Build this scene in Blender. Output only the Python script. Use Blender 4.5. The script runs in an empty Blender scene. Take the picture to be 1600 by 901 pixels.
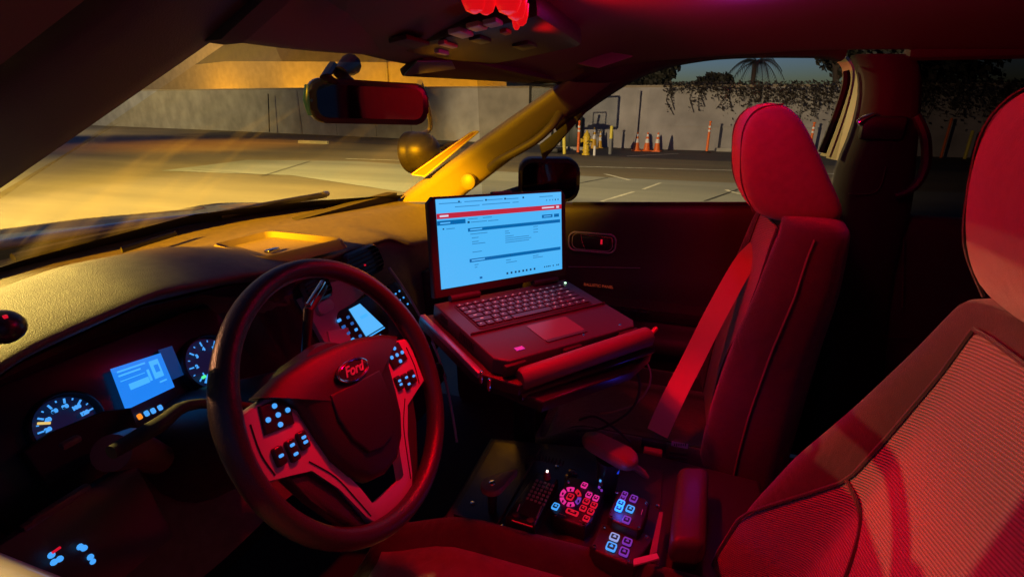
import bpy, bmesh, math, random
import numpy as np
from mathutils import Vector, Matrix
R = math.radians
random.seed(7)
S = bpy.context.scene
COL = S.collection

# ------------------------------------------------------------------ camera
CP = Vector((-.90, .30, 1.466))
yaw, pit, rol, F = R(72.2), R(-19.4), R(.4), 785.0
fw = Vector((math.sin(yaw)*math.cos(pit), math.cos(yaw)*math.cos(pit), math.sin(pit)))
r_ = Vector((math.cos(yaw), -math.sin(yaw), 0)); u_ = r_.cross(fw)
rt = r_*math.cos(rol)+u_*math.sin(rol); up = -r_*math.sin(rol)+u_*math.cos(rol)
cam = bpy.data.cameras.new('camera'); co = bpy.data.objects.new('camera', cam); COL.objects.link(co)
cam.sensor_width = 36; cam.lens = F/1600*36; cam.clip_start = .02; cam.clip_end = 500
m = Matrix((rt, up, -fw)).transposed().to_4x4(); m.translation = CP; co.matrix_world = m
S.camera = co
# ------------------------------------------------------------------ world: dusk sky
w = bpy.data.worlds.new('World'); S.world = w; w.use_nodes = True
nt = w.node_tree; bg = nt.nodes['Background']
sky = nt.nodes.new('ShaderNodeTexSky'); sky.sky_type = 'NISHITA'; sky.sun_disc = False
sky.sun_elevation = R(-2.5); sky.sun_rotation = R(70); sky.altitude = 0
tint = nt.nodes.new('ShaderNodeMix'); tint.data_type = 'RGBA'; tint.blend_type = 'MULTIPLY'; tint.inputs[0].default_value = 1
tint.inputs[7].default_value = (.16, .34, 1.0, 1)
nt.links.new(sky.outputs[0], tint.inputs[6]); nt.links.new(tint.outputs[2], bg.inputs[0]); bg.inputs[1].default_value = 1.4
S.view_settings.view_transform = 'Standard'; S.view_settings.look = 'None'
S.view_settings.exposure = 0; S.view_settings.gamma = 1
S.cycles.use_denoising = True
S.cycles.max_bounces = 6; S.cycles.transparent_max_bounces = 12
S.cycles.sample_clamp_indirect = 2

# ------------------------------------------------------------------ lamps of the place and added spots
def lamp(name, kind, loc, power, col, size=.1, target=None, spot=None, blend=.4):
    l = bpy.data.lights.new(name, kind); l.energy = power; l.color = col
    if kind in ('POINT', 'SPOT'): l.shadow_soft_size = size
    if kind == 'AREA': l.shape = 'DISK'; l.size = size
    if spot: l.spot_size = R(spot); l.spot_blend = blend
    o = bpy.data.objects.new(name, l); COL.objects.link(o); o.location = loc
    if target is not None:
        o.rotation_euler = (Vector(target)-Vector(loc)).to_track_quat('-Z', 'Y').to_euler()
    return o
lamp('yard_lamp', 'SPOT', (-8.0, 12.0, 4.0), 27000, (1, .78, .48), .10, (21.6, 0.5, .8), 46, .35)
lamp('street_lamp_light', 'SPOT', (3.0, 9.0, 7.0), 12000, (1, .76, .20), .10, (7.2, 10.5, 0), 92, .5)
for fx, fy in ((28.4, 14.0), (29.2, 21.0), (30.2, 28.5), (32.0, 38.0)):
    lamp('added_facade_spot', 'SPOT', (fx, fy, 1.6), 1000, (1, .52, .0), .3, (fx+4, fy, 8), 160, .5)  # added spots behind the wall, put in to turn the facade amber
lamp('added_far_wall_spot', 'SPOT', (14.0, 42.0, 9.0), 9000, (1, .80, .38), .2, (32, 40, 1.5), 110, .6)  # added spot that brightens the far left wall
lamp('added_sill_spot', 'SPOT', (-2.3, 1.0, 3.3), 420, (1, .72, .22), .03, (-.83, .74, 1.19), 6, .5)  # added narrow spot that lights only the driver's door sill
lamp('added_court_spot', 'SPOT', (6.0, 4.0, 7.0), 4200, (1, .78, .30), .15, (11.5, 0.5, 0), 62, .8)  # added spot that yellows the ground on the right
lamp('added_amber_ground_spot', 'SPOT', (17.0, 20.5, 5.0), 1500, (1, .42, .0), .1, (17.0, 20.5, 0), 110, .6)  # added spot, tints a strip of far ground amber
lamp('added_pillar_spot', 'SPOT', (-8.0, 4.7, 4.0), 6500, (1, .50, .0), .05, (.67, .93, 1.45), 5.0, .6)  # added narrow spot on the passenger pillar alone
lamp('added_dash_pad_spot', 'SPOT', (-.9, 6.0, 5.2), 9500, (1, .74, .20), .05, (-.60, 1.27, 1.24), 4.9, .5)  # added narrow spot on the left dash pad
lamp('added_amber_dash_spot', 'SPOT', (-8.0, 2.6, 4.3), 60000, (1, .43, .0), .05, (.34, 1.16, 1.19), 4.1, .8)  # added narrow spot for the amber right half of the dash
lamp('added_seat_spot', 'SPOT', (-2.5, 8.6, 3.4), 2100, (1, .42, .24), .05, (-.37, -.02, 1.06), 4.6, .35)  # added narrow spot that makes the lit patch on the driver seat
lamp('added_frame_spot', 'SPOT', (5.0, 7.0, 4.0), 2500, (1, .74, .25), .05, (.84, -.1, 1.42), 4, .5)  # added narrow spot for the cream window frame strips
lamp('red_map_light', 'SPOT', (-.15, .565, 1.548), 23, (1, .0, .005), .018, (-.22, .50, 1.1), 94, .4)
lamp('red_rear_map_light', 'SPOT', (-.06, .55, 1.548), 18, (1, .0, .003), .018, (.06, -.25, 1.40), 138, .6)
lamp('red_dome_light', 'POINT', (-.04, .20, 1.585), 2.1, (1, .0, .012), .022)
lamp('violet_dome_light', 'POINT', (.15, .205, 1.626), .34, (.75, .05, 1.0), .02)

# ------------------------------------------------------------------ helpers
def at(px, py, P, n):
    """the point of the plane (P, n) of the place that the photo's pixel shows"""
    d = fw+rt*((px-800)/F)-up*((py-450)/F); n = Vector(n); P = Vector(P)
    return CP+d*(((P-CP).dot(n))/d.dot(n))
def ax(px, py, a, v):
    P = [0, 0, 0]; n = [0, 0, 0]; i = 'xyz'.index(a); P[i] = v; n[i] = 1
    return at(px, py, P, n)
MATS = {}
def mat(name, col, rough=.5, metal=0, bump=0, scale=200, var=0, vscale=8, emit=None, estr=1, spec=.5, sheen=0, coat=0, wrinkle=0):
    if name in MATS: return MATS[name]
    M = bpy.data.materials.new(name); M.use_nodes = True; t = M.node_tree; b = t.nodes['Principled BSDF']
    b.inputs['Base Color'].default_value = (*col, 1); b.inputs['Roughness'].default_value = rough
    b.inputs['Metallic'].default_value = metal; b.inputs['Specular IOR Level'].default_value = spec
    if sheen: b.inputs['Sheen Weight'].default_value = sheen; b.inputs['Sheen Roughness'].default_value = .4
    if coat: b.inputs['Coat Weight'].default_value = coat
    if emit: b.inputs['Emission Color'].default_value = (*emit, 1); b.inputs['Emission Strength'].default_value = estr
    tc = t.nodes.new('ShaderNodeTexCoord')
    if bump:
        n = t.nodes.new('ShaderNodeTexNoise'); n.inputs['Scale'].default_value = scale; n.inputs['Detail'].default_value = 4
        bp = t.nodes.new('ShaderNodeBump'); bp.inputs['Strength'].default_value = bump; bp.inputs['Distance'].default_value = .002
        t.links.new(tc.outputs['Object'], n.inputs['Vector']); t.links.new(n.outputs['Fac'], bp.inputs['Height']); t.links.new(bp.outputs[0], b.inputs['Normal'])
        if wrinkle:
            n3 = t.nodes.new('ShaderNodeTexNoise'); n3.inputs['Scale'].default_value = 9; n3.inputs['Detail'].default_value = 3; n3.inputs['Distortion'].default_value = 1.2
            b3 = t.nodes.new('ShaderNodeBump'); b3.inputs['Strength'].default_value = wrinkle; b3.inputs['Distance'].default_value = .012
            t.links.new(tc.outputs['Object'], n3.inputs['Vector']); t.links.new(n3.outputs['Fac'], b3.inputs['Height']); t.links.new(b3.outputs[0], bp.inputs['Normal'])
    if var:
        n = t.nodes.new('ShaderNodeTexNoise'); n.inputs['Scale'].default_value = vscale; n.inputs['Detail'].default_value = 6
        cr = t.nodes.new('ShaderNodeValToRGB')
        cr.color_ramp.elements[0].position = .3; cr.color_ramp.elements[1].position = .7
        cr.color_ramp.elements[0].color = (*[c*(1-var) for c in col], 1); cr.color_ramp.elements[1].color = (*[min(1, c*(1+var)) for c in col], 1)
        t.links.new(tc.outputs['Object'], n.inputs['Vector']); t.links.new(n.outputs['Fac'], cr.inputs[0]); t.links.new(cr.outputs[0], b.inputs['Base Color'])
    MATS[name] = M; return M
def ribbed(name, col, rough, scale, dist, axis_vec):
    M = mat(name, col, rough, sheen=.3); t = M.node_tree; b = t.nodes['Principled BSDF']
    tc = t.nodes.new('ShaderNodeTexCoord'); mp = t.nodes.new('ShaderNodeMapping'); mp.vector_type = 'POINT'
    mp.inputs['Rotation'].default_value = axis_vec
    wv = t.nodes.new('ShaderNodeTexWave'); wv.wave_type = 'BANDS'; wv.bands_direction = 'Z'; wv.inputs['Scale'].default_value = scale
    wv.inputs['Distortion'].default_value = .6; wv.inputs['Detail'].default_value = 1; wv.inputs['Detail Scale'].default_value = .2
    n = t.nodes.new('ShaderNodeTexNoise'); n.inputs['Scale'].default_value = 900
    ad = t.nodes.new('ShaderNodeMath'); ad.operation = 'MULTIPLY_ADD'; ad.inputs[1].default_value = .35
    bp = t.nodes.new('ShaderNodeBump'); bp.inputs['Strength'].default_value = .9; bp.inputs['Distance'].default_value = dist
    mx = t.nodes.new('ShaderNodeMix'); mx.data_type = 'RGBA'
    mx.inputs[6].default_value = (*[c*.5 for c in col], 1); mx.inputs[7].default_value = (*[c*1.15 for c in col], 1)
    L = t.links.new
    L(tc.outputs['Object'], mp.inputs[0]); L(mp.outputs[0], wv.inputs['Vector']); L(tc.outputs['Object'], n.inputs['Vector'])
    L(n.outputs['Fac'], ad.inputs[0]); L(wv.outputs['Fac'], ad.inputs[2]); L(ad.outputs[0], bp.inputs['Height']); L(bp.outputs[0], b.inputs['Normal'])
    L(wv.outputs['Fac'], mx.inputs[0]); L(mx.outputs[2], b.inputs['Base Color'])
    return M
def glass(name, tint, refl=.5, rough=0.0, dirt_glare=0):
    M = bpy.data.materials.new(name); M.use_nodes = True; t = M.node_tree; t.nodes.clear()
    o = t.nodes.new('ShaderNodeOutputMaterial'); tr = t.nodes.new('ShaderNodeBsdfTransparent'); tr.inputs[0].default_value = (*tint, 1)
    gl = t.nodes.new('ShaderNodeBsdfGlossy'); gl.inputs['Roughness'].default_value = rough
    fr = t.nodes.new('ShaderNodeFresnel'); fr.inputs[0].default_value = 1.45
    mm = t.nodes.new('ShaderNodeMath'); mm.operation = 'MULTIPLY'; mm.inputs[1].default_value = refl
    mx = t.nodes.new('ShaderNodeMixShader'); L = t.links.new
    L(fr.outputs[0], mm.inputs[0]); L(mm.outputs[0], mx.inputs[0]); L(tr.outputs[0], mx.inputs[1]); L(gl.outputs[0], mx.inputs[2])
    last = mx
    if dirt_glare:  # streaks paint glare haze and reflections along with dirt
        df = t.nodes.new('ShaderNodeBsdfDiffuse'); df.inputs[0].default_value = (.7, .7, .7, 1)
        tl = t.nodes.new('ShaderNodeBsdfTranslucent'); tl.inputs[0].default_value = (.8, .8, .8, 1)
        ms = t.nodes.new('ShaderNodeMixShader'); L(df.outputs[0], ms.inputs[1]); L(tl.outputs[0], ms.inputs[2]); ms.inputs[0].default_value = .7
        tc = t.nodes.new('ShaderNodeTexCoord'); mp = t.nodes.new('ShaderNodeMapping'); mp.inputs['Rotation'].default_value = (0, R(35), 0); mp.inputs['Scale'].default_value = (4.5, 1, .7)
        n = t.nodes.new('ShaderNodeTexNoise'); n.inputs['Scale'].default_value = 1.6; n.inputs['Detail'].default_value = 5
        cr = t.nodes.new('ShaderNodeMapRange'); cr.inputs[1].default_value = .48; cr.inputs[2].default_value = .72; cr.inputs[3].default_value = dirt_glare*.2; cr.inputs[4].default_value = dirt_glare*6
        L(tc.outputs['Object'], mp.inputs[0]); L(mp.outputs[0], n.inputs[0]); L(n.outputs['Fac'], cr.inputs[0])
        m2 = t.nodes.new('ShaderNodeMixShader'); L(cr.outputs[0], m2.inputs[0]); L(mx.outputs[0], m2.inputs[1]); L(ms.outputs[0], m2.inputs[2]); last = m2
    L(last.outputs[0], o.inputs[0]); return M

def new(): return bmesh.new()
def frame(P, e1, e2):
    e1 = Vector(e1).normalized(); e2 = Vector(e2).normalized(); n = e1.cross(e2)
    m = Matrix((e1, e2, n)).transposed().to_4x4(); m.translation = Vector(P); return m
def box(bm, c, s, M=None, bev=0, seg=2):
    r = bmesh.ops.create_cube(bm, size=1); vs = r['verts']
    bmesh.ops.scale(bm, vec=s, verts=vs)
    if bev:
        es = {e for v in vs for e in v.link_edges}
        rr = bmesh.ops.bevel(bm, geom=list(es), offset=bev, segments=seg, affect='EDGES', profile=.5)
        vs = list({v for f in rr['faces'] for v in f.verts} | {v for v in vs if v.is_valid})
    bmesh.ops.translate(bm, vec=c, verts=vs)
    if M is not None: bmesh.ops.transform(bm, matrix=M, verts=vs)
    return vs
def prism(bm, pts, z0, z1, M=None, bev=0):
    """polygon in local xy extruded along local z"""
    a = [bm.verts.new((p[0], p[1], z0)) for p in pts]; b = [bm.verts.new((p[0], p[1], z1)) for p in pts]
    n = len(pts); f0 = bm.faces.new(a[::-1]); f1 = bm.faces.new(b)
    for i in range(n): bm.faces.new((a[i], a[(i+1) % n], b[(i+1) % n], b[i]))
    vs = a+b
    if bev:
        es = [e for e in f1.edges]
        rr = bmesh.ops.bevel(bm, geom=es, offset=bev, segments=3, affect='EDGES', profile=.5)
        vs = list({v for f in rr['faces'] for v in f.verts} | {v for v in vs if v.is_valid})
    if M is not None: bmesh.ops.transform(bm, matrix=M, verts=vs)
    return vs
def rrect(w, h, r, n=5, cx=0, cy=0):
    o = []
    for (sx, sy, a0) in ((1, 1, 0), (-1, 1, 90), (-1, -1, 180), (1, -1, 270)):
        for k in range(n+1):
            a = R(a0+90*k/n); o.append((cx+sx*(w/2-r)+r*math.cos(a), cy+sy*(h/2-r)+r*math.sin(a)))
    return o
def smooth_path(pts, k=6):
    P = [Vector(p) for p in pts]; o = []
    for i in range(len(P)-1):
        p0 = P[max(i-1, 0)]; p1 = P[i]; p2 = P[i+1]; p3 = P[min(i+2, len(P)-1)]
        for j in range(k):
            t = j/k; o.append(.5*((2*p1)+(p2-p0)*t+(2*p0-5*p1+4*p2-p3)*t*t+(3*p1-p0-3*p2+p3)*t**3))
    o.append(P[-1]); return o
def tube(bm, pts, rad, seg=12, closed=False, M=None, flat=None):
    P = [Vector(p) for p in pts]; n = len(P); rs = rad if isinstance(rad, (list, tuple)) else [rad]*n
    if len(rs) != n: rs = list(np.interp(np.linspace(0, 1, n), np.linspace(0, 1, len(rs)), rs))
    rings = []; ref = None
    for i in range(n):
        a = P[(i-1) % n] if (closed or i > 0) else P[i]; b = P[(i+1) % n] if (closed or i < n-1) else P[i]
        t = (b-a).normalized()
        if ref is None: ref = Vector((0, 0, 1)) if abs(t.z) < .9 else Vector((1, 0, 0))
        u = (ref-t*ref.dot(t)).normalized(); v = t.cross(u); ref = u
        rings.append([bm.verts.new(P[i]+(u*math.cos(2*math.pi*k/seg)+v*math.sin(2*math.pi*k/seg)*(flat or 1))*rs[i]) for k in range(seg)])
    m = n if closed else n-1
    for i in range(m):
        A = rings[i]; B = rings[(i+1) % n]
        for k in range(seg): bm.faces.new((A[k], A[(k+1) % seg], B[(k+1) % seg], B[k]))
    if not closed:
        bm.faces.new(rings[0][::-1]); bm.faces.new(rings[-1])
    vs = [v for r in rings for v in r]
    if M is not None: bmesh.ops.transform(bm, matrix=M, verts=vs)
    return vs
def lathe(bm, prof, seg=20, M=None):
    """(r, z) profile round local z"""
    rings = [[bm.verts.new((r*math.cos(2*math.pi*k/seg), r*math.sin(2*math.pi*k/seg), z)) for k in range(seg)] for r, z in prof]
    for A, B in zip(rings, rings[1:]):
        for k in range(seg): bm.faces.new((A[k], A[(k+1) % seg], B[(k+1) % seg], B[k]))
    bm.faces.new(rings[0][::-1]); bm.faces.new(rings[-1])
    vs = [v for r in rings for v in r]
    if M is not None: bmesh.ops.transform(bm, matrix=M, verts=vs)
    return vs
def grid(bm, rows, close=False):
    G = [[bm.verts.new(p) for p in r] for r in rows]
    for A, B in zip(G, G[1:]):
        n = len(A)
        for k in range(n if close else n-1): bm.faces.new((A[k], A[(k+1) % n], B[(k+1) % n], B[k]))
    return G
def ribbon(bm, pts, wid, th=.0015):
    """belt: pts list of (point, width dir)"""
    rows = []
    P = smooth_path([p for p, _ in pts], 8); D = smooth_path([d for _, d in pts], 8)
    for i, p in enumerate(P):
        t = (P[min(i+1, len(P)-1)]-P[max(i-1, 0)]).normalized(); d = (D[i]-t*D[i].dot(t)).normalized(); n = t.cross(d)
        rows.append([p-d*wid/2-n*th, p+d*wid/2-n*th, p+d*wid/2+n*th, p-d*wid/2+n*th])
    G = grid(bm, rows, True); bm.faces.new(G[0][::-1]); bm.faces.new(G[-1])

def root_of(o):
    while o.parent: o = o.parent
    return o
def obj(name, bm, M, parent=None, world=True, smooth=True, sub=0, solid=0, ang=40, label=None, kind=None):
    me = bpy.data.meshes.new(name)
    bmesh.ops.remove_doubles(bm, verts=bm.verts[:], dist=1e-6)
    bmesh.ops.recalc_face_normals(bm, faces=bm.faces[:])
    if parent is not None and world: bmesh.ops.transform(bm, matrix=MW[root_of(parent).name].inverted(), verts=bm.verts[:])
    bm.to_mesh(me); bm.free()
    me.materials.append(M)
    o = bpy.data.objects.new(name, me); COL.objects.link(o)
    if parent is not None: o.parent = parent
    if solid:
        s = o.modifiers.new('solid', 'SOLIDIFY'); s.thickness = solid; s.offset = 0
    if sub:
        s = o.modifiers.new('sub', 'SUBSURF'); s.levels = sub; s.render_levels = sub
    if smooth:
        for p in me.polygons: p.use_smooth = True
        if not sub:
            try: me.set_sharp_from_angle(angle=R(ang))
            except Exception: pass
    if label: o['label'] = label
    if kind: o['kind'] = kind
    return o
MW = {}
def thing(name, label, cat, loc=(0, 0, 0), M=None, group=None):
    o = bpy.data.objects.new(name, None); COL.objects.link(o); o.empty_display_size = .1
    mw = M if M is not None else Matrix.Translation(Vector(loc)); o.matrix_world = mw; MW[o.name] = mw.copy()
    o['label'] = label; o['category'] = cat
    if group: o['group'] = group
    return o
def tag(o, label, cat, group=None):
    o['label'] = label; o['category'] = cat
    if group: o['group'] = group
    return o
def struct(o, kind='structure'): o['kind'] = kind; return o
def settle(o, P):
    """put a one-mesh thing's origin at its base"""
    P = Vector(P); o.data.transform(Matrix.Translation(-P)); o.location = P; return o
def text(s, size, M, mt, parent, name='lettering', ex=.0004, shear=0, world=True, bold=0):
    cu = bpy.data.curves.new('t', 'FONT'); cu.body = s; cu.size = size; cu.extrude = ex; cu.align_x = 'CENTER'; cu.align_y = 'CENTER'; cu.shear = shear; cu.offset = bold
    to = bpy.data.objects.new('t', cu); COL.objects.link(to)
    dg = bpy.context.evaluated_depsgraph_get(); me = bpy.data.meshes.new_from_object(to.evaluated_get(dg))
    bpy.data.objects.remove(to); bpy.data.curves.remove(cu)
    bm = new(); bm.from_mesh(me); bpy.data.meshes.remove(me); bmesh.ops.transform(bm, matrix=M, verts=bm.verts[:])
    return obj(name, bm, mt, parent, world=world, smooth=False)

# ------------------------------------------------------------------ materials
PL = mat('black_plastic', (.023, .022, .023), .42, bump=.25, scale=900)
PLS = mat('satin_black_plastic', (.022, .022, .024), .28)
PLG = mat('grained_dash_vinyl', (.085, .075, .055), .55, bump=.5, scale=700, var=.2, vscale=60)
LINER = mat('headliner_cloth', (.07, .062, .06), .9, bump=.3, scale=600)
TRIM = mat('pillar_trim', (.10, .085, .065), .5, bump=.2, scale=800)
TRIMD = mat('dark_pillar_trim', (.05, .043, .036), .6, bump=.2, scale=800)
FAB = mat('charcoal_seat_cloth', (.032, .022, .022), .8, wrinkle=.5, bump=.7, scale=1100, sheen=.5, var=.12, vscale=40)
HFAB = mat('charcoal_headrest_cloth', (.14, .08, .07), .75, wrinkle=.35, bump=.7, scale=1300, sheen=.6, var=.1, vscale=60)
INS = ribbed('ribbed_seat_insert', (.24, .20, .20), .75, 92, .0022, (R(18), R(-8), 0))
LEA = mat('steering_leather', (.03, .026, .027), .30, bump=.35, scale=500)
SILV = mat('satin_silver_plastic', (.42, .39, .42), .38, metal=.1)
CHR = mat('chrome', (.75, .75, .75), .12, metal=1)
WEB = mat('grey_belt_webbing', (.42, .24, .14), .7, bump=.6, scale=600)
RUB = mat('rubber', (.018, .018, .018), .7)
BLUE = mat('blue_backlight', (.02, .02, .02), .4, emit=(.06, .38, 1), estr=1.0)
BLUED = mat('dim_blue_backlight', (.02, .02, .02), .4, emit=(.03, .2, .75), estr=.55)
BLUEX = mat('bright_blue_led', (.02, .02, .05), .4, emit=(.02, .22, 1), estr=2.6)
DISP = mat('blue_display', (.01, .02, .04), .2, emit=(.015, .24, .95), estr=.95)
DISPL = mat('pale_display_graphics', (.01, .02, .04), .2, emit=(.06, .42, 1), estr=1.1)
DISPD = mat('dim_blue_display_edge', (.01, .02, .04), .2, emit=(.004, .045, .2), estr=.7)
PINK = mat('pink_backlight', (.05, .02, .03), .4, emit=(1, .03, .35), estr=.75)
REDB = mat('red_backlight', (.05, .01, .01), .4, emit=(1, .01, .04), estr=.6)
VIO = mat('violet_backlight', (.03, .02, .05), .4, emit=(.35, .06, .8), estr=.45)
ORG = mat('orange_telltale', (.05, .02, .01), .4, emit=(1, .28, .02), estr=1)
GRN = mat('green_telltale', (.01, .05, .02), .4, emit=(.1, 1, .35), estr=1)
WHT = mat('white_led', (.1, .1, .1), .4, emit=(1, .75, .7), estr=2.5)

# ================================================================== OUTSIDE
def asphalt(name, col, var, s1=.35, rough=.75):
    M = mat(name, col, rough, bump=.5, scale=60); t = M.node_tree; b = t.nodes['Principled BSDF']; L = t.links.new
    tc = t.nodes.new('ShaderNodeTexCoord'); mp = t.nodes.new('ShaderNodeMapping'); mp.inputs['Scale'].default_value = (1.6, .22, 1); mp.inputs['Rotation'].default_value = (0, 0, R(-12))
    n = t.nodes.new('ShaderNodeTexNoise'); n.inputs['Scale'].default_value = s1; n.inputs['Detail'].default_value = 9; n.inputs['Roughness'].default_value = .62
    n2 = t.nodes.new('ShaderNodeTexNoise'); n2.inputs['Scale'].default_value = 45; n2.inputs['Detail'].default_value = 3
    mx = t.nodes.new('ShaderNodeMath'); mx.operation = 'MULTIPLY_ADD'; mx.inputs[1].default_value = .25
    cr = t.nodes.new('ShaderNodeValToRGB'); cr.color_ramp.elements[0].position = .42; cr.color_ramp.elements[1].position = .8
    cr.color_ramp.elements[0].color = (*[c*(1-var) for c in col], 1); cr.color_ramp.elements[1].color = (*[c*(1+var) for c in col], 1)
    L(tc.outputs['Object'], mp.inputs[0]); L(mp.outputs[0], n.inputs[0]); L(tc.outputs['Object'], n2.inputs[0])
    L(n2.outputs['Fac'], mx.inputs[0]); L(n.outputs['Fac'], mx.inputs[2]); L(mx.outputs[0], cr.inputs[0]); L(cr.outputs[0], b.inputs['Base Color'])
    return M
ASP = asphalt('worn_asphalt', (.14, .11, .06), .35)
ASPD = asphalt('dark_asphalt', (.05, .042, .034), .4)
COURT = asphalt('grey_court_paint', (.20, .20, .18), .25, .5)
PAINT = mat('worn_white_road_paint', (.5, .48, .42), .8, var=.35, vscale=6)
CRACK = mat('tar_seam', (.025, .023, .02), .8)
def sheet(name, pts, z, M):
    bm = new(); bm.faces.new([bm.verts.new((x, y, z)) for x, y in pts]); return struct(obj(name, bm, M, smooth=False))
sheet('ground', [(-90, -90), (120, -90), (120, 120), (-90, 120)], 0, ASP)
sheet('parking_strip', [(17.2, 1.5), (15.6, -14), (24, -14), (24, 1.5), (30, 30), (23.5, 30), (19.6, 12)], .004, ASPD)
sheet('court_surface', [(8.6, 12.6), (11.7, 12.9), (12.6, 9.6), (11.6, 5.2), (11.3, 1.4), (11.4, -6), (10.9, -14), (3, -14), (4, -2), (6.6, 2.8), (7.6, 5.2), (9.0, 9.0)], .008, COURT)
def line(bm, a, b, wd, z=.012):
    a = Vector((*a, z)); b = Vector((*b, z)); d = (b-a).normalized(); n = Vector((-d.y, d.x, 0))*wd/2
    bm.faces.new([bm.verts.new(p) for p in (a-n, b-n, b+n, a+n)])
bm = new()
g = lambda x, y: tuple(ax(x, y, 'z', 0))[:2]
line(bm, g(895, 260), g(1165, 267), .14); line(bm, g(1165, 267), g(1420, 276), .14)
line(bm, g(945, 272), g(985, 282), .10)
line(bm, g(940, 315), g(990, 300), .07); line(bm, g(1005, 296), g(1032, 286), .07)
line(bm, g(980, 244), g(1060, 240), .12)
line(bm, g(540, 248), g(660, 252), .12)
c0 = g(1215, 300)
for k in range(14):
    a0 = R(95+k*11); a1 = R(95+(k+1)*11); rr = .95
    line(bm, (c0[0]+rr*math.cos(a0), c0[1]+rr*math.sin(a0)), (c0[0]+rr*math.cos(a1), c0[1]+rr*math.sin(a1)), .08, .016+.0002*k)
struct(obj('court_markings', bm, PAINT, smooth=False))
bm = new()
line(bm, g(408, 276), g(485, 252), .03, .018); line(bm, g(300, 265), g(440, 276), .02, .019)
line(bm, g(1100, 315), g(1160, 294), .03, .018); line(bm, g(904, 287), g(950, 278), .03, .018)
struct(obj('tar_seams', bm, CRACK, smooth=False))

# concrete wall with pilasters
WALL = mat('stained_concrete_wall', (.36, .34, .33), .85, bump=.4, scale=20, var=.22, vscale=1.1)
wp = [(62, 170.0, 3.6), (36.5, 66.0, 3.0), (29.4, 33.0, 2.75), (27.55, 26.0, 2.7), (24.3, 13.0, 2.55), (21.75, 1.75, 2.42), (21.85, -5.0, 2.42), (21.9, -16.0, 2.42)]
cw = thing('concrete_wall', 'long grey stained concrete wall behind the parking lot, under the hanging vines', 'wall', (21.9, 0, 0))
bm = new()
for (x0, y0, h0), (x1, y1, h1) in zip(wp, wp[1:]):
    A = [bm.verts.new(p) for p in ((x0, y0, 0), (x1, y1, 0), (x1, y1, h1), (x0, y0, h0))]
    B = [bm.verts.new(p) for p in ((x0+.2, y0, 0), (x1+.2, y1, 0), (x1+.2, y1, h1), (x0+.2, y0, h0))]
    bm.faces.new(A); bm.faces.new(B[::-1]); bm.faces.new((A[3], A[2], B[2], B[3]))
obj('wall_panel', bm, WALL, cw, smooth=False)
CAP = mat('wall_coping', (.42, .34, .22), .8, var=.15)
bm = new()
for (x0, y0, h0), (x1, y1, h1) in zip(wp, wp[1:]):
    tube(bm, [(x0+.08, y0, h0+.03), (x1+.08, y1, h1+.03)], .06, 4)
obj('coping', bm, CAP, cw, smooth=False)
bm = new()
for (x, y, h) in ((21.68, 2.15, 2.3), (26.9, 23.4, 2.6)):
    box(bm, (x, y, h/2), (.10, .12, h))
obj('pilaster', bm, WALL, cw, smooth=False)
bm = new(); box(bm, (21.74, -1.5, .95), (.03, 6.2, .03)); obj('ledge', bm, WALL, cw, smooth=False)
bm = new(); p = ax(421, 176, 'x', 27.3); tube(bm, [ax(419, 146, 'x', 27.2), ax(420, 175, 'x', 27.2), ax(421, 206, 'x', 27.2)], .035, 6)
obj('downpipe', bm, CRACK, cw)
bm = new()
for t_ in (.2, .45, .7, .9):
    a = Vector(wp[3]).lerp(Vector(wp[4]), t_); box(bm, (a.x-.003, a.y, a.z/2), (.012, .025, a.z-.1))
for y in (-2.6, -7.2, -11.0): box(bm, (21.83, y, 1.2), (.03, .025, 2.3))
obj('wall_joint', bm, mat('dark_joint', (.12, .11, .10), .9), cw, smooth=False)
# amber building behind the wall
STUC = mat('tan_stucco', (.45, .33, .2), .85, bump=.3, scale=10, var=.12, vscale=2)
bd = thing('building', 'tan stucco building behind the left end of the wall, glowing amber', 'building', (35, 26, 0))
bm = new(); prism(bm, [(32.5, 11.5), (33.5, 30), (66, 175), (80, 175), (42, 11.5)], 0, 7.6); obj('facade', bm, STUC, bd, smooth=False)
bm = new(); tube(bm, [(32.4, 11.5, 7.5), (33.4, 30, 7.5), (65.8, 175, 7.5)], .16, 4); obj('cornice', bm, CAP, bd, smooth=False)
for y in (20.5,):
    bm = new(); tube(bm, [(32.9, y, 2.0), (32.9, y, 7.4)], .06, 6); obj('rain_pipe', bm, CAP, bd)
# cones
CONE = mat('orange_cone_plastic', (.85, .17, .02), .5, var=.12, vscale=20)
CONEY = mat('faded_yellow_cone_plastic', (.75, .42, .03), .5, var=.12, vscale=20)
REFL = mat('white_reflective_band', (.8, .78, .74), .4)
def cone(Mc, label, group, h=.72):
    t = thing('traffic_cone', label, 'traffic cone', (0, 0, 0), group=group)
    bm = new(); box(bm, (0, 0, .02), (.36, .36, .04), bev=.01); obj('base', bm, Mc, t)
    rr = lambda z: .135-(.135-.028)*z/h
    bm = new(); lathe(bm, [(rr(.04), .04), (rr(h*.38), h*.38), (rr(h*.45), h*.45), (rr(h*.70), h*.70), (rr(h*.78), h*.78), (.026, h), (.018, h)], 20); obj('body', bm, Mc, t)
    for a, b in ((.45, .66), (.78, .9)):
        bm = new(); lathe(bm, [(rr(h*a)+.003, h*a), (rr(h*b)+.003, h*b)], 20); obj('reflective_band', bm, REFL, t)
    return t
def place(t, loc, rz=0, label=None, first=False):
    if first: o = t
    else:
        o = t.copy(); COL.objects.link(o)
        for ch in [c for c in bpy.data.objects if c.parent == t]:
            c = ch.copy(); COL.objects.link(c); c.parent = o
    o.location = loc; o.rotation_euler = (0, 0, rz)
    if label: o['label'] = label
    return o
G = lambda x, y: Vector((*g(x, y), 0))
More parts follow.
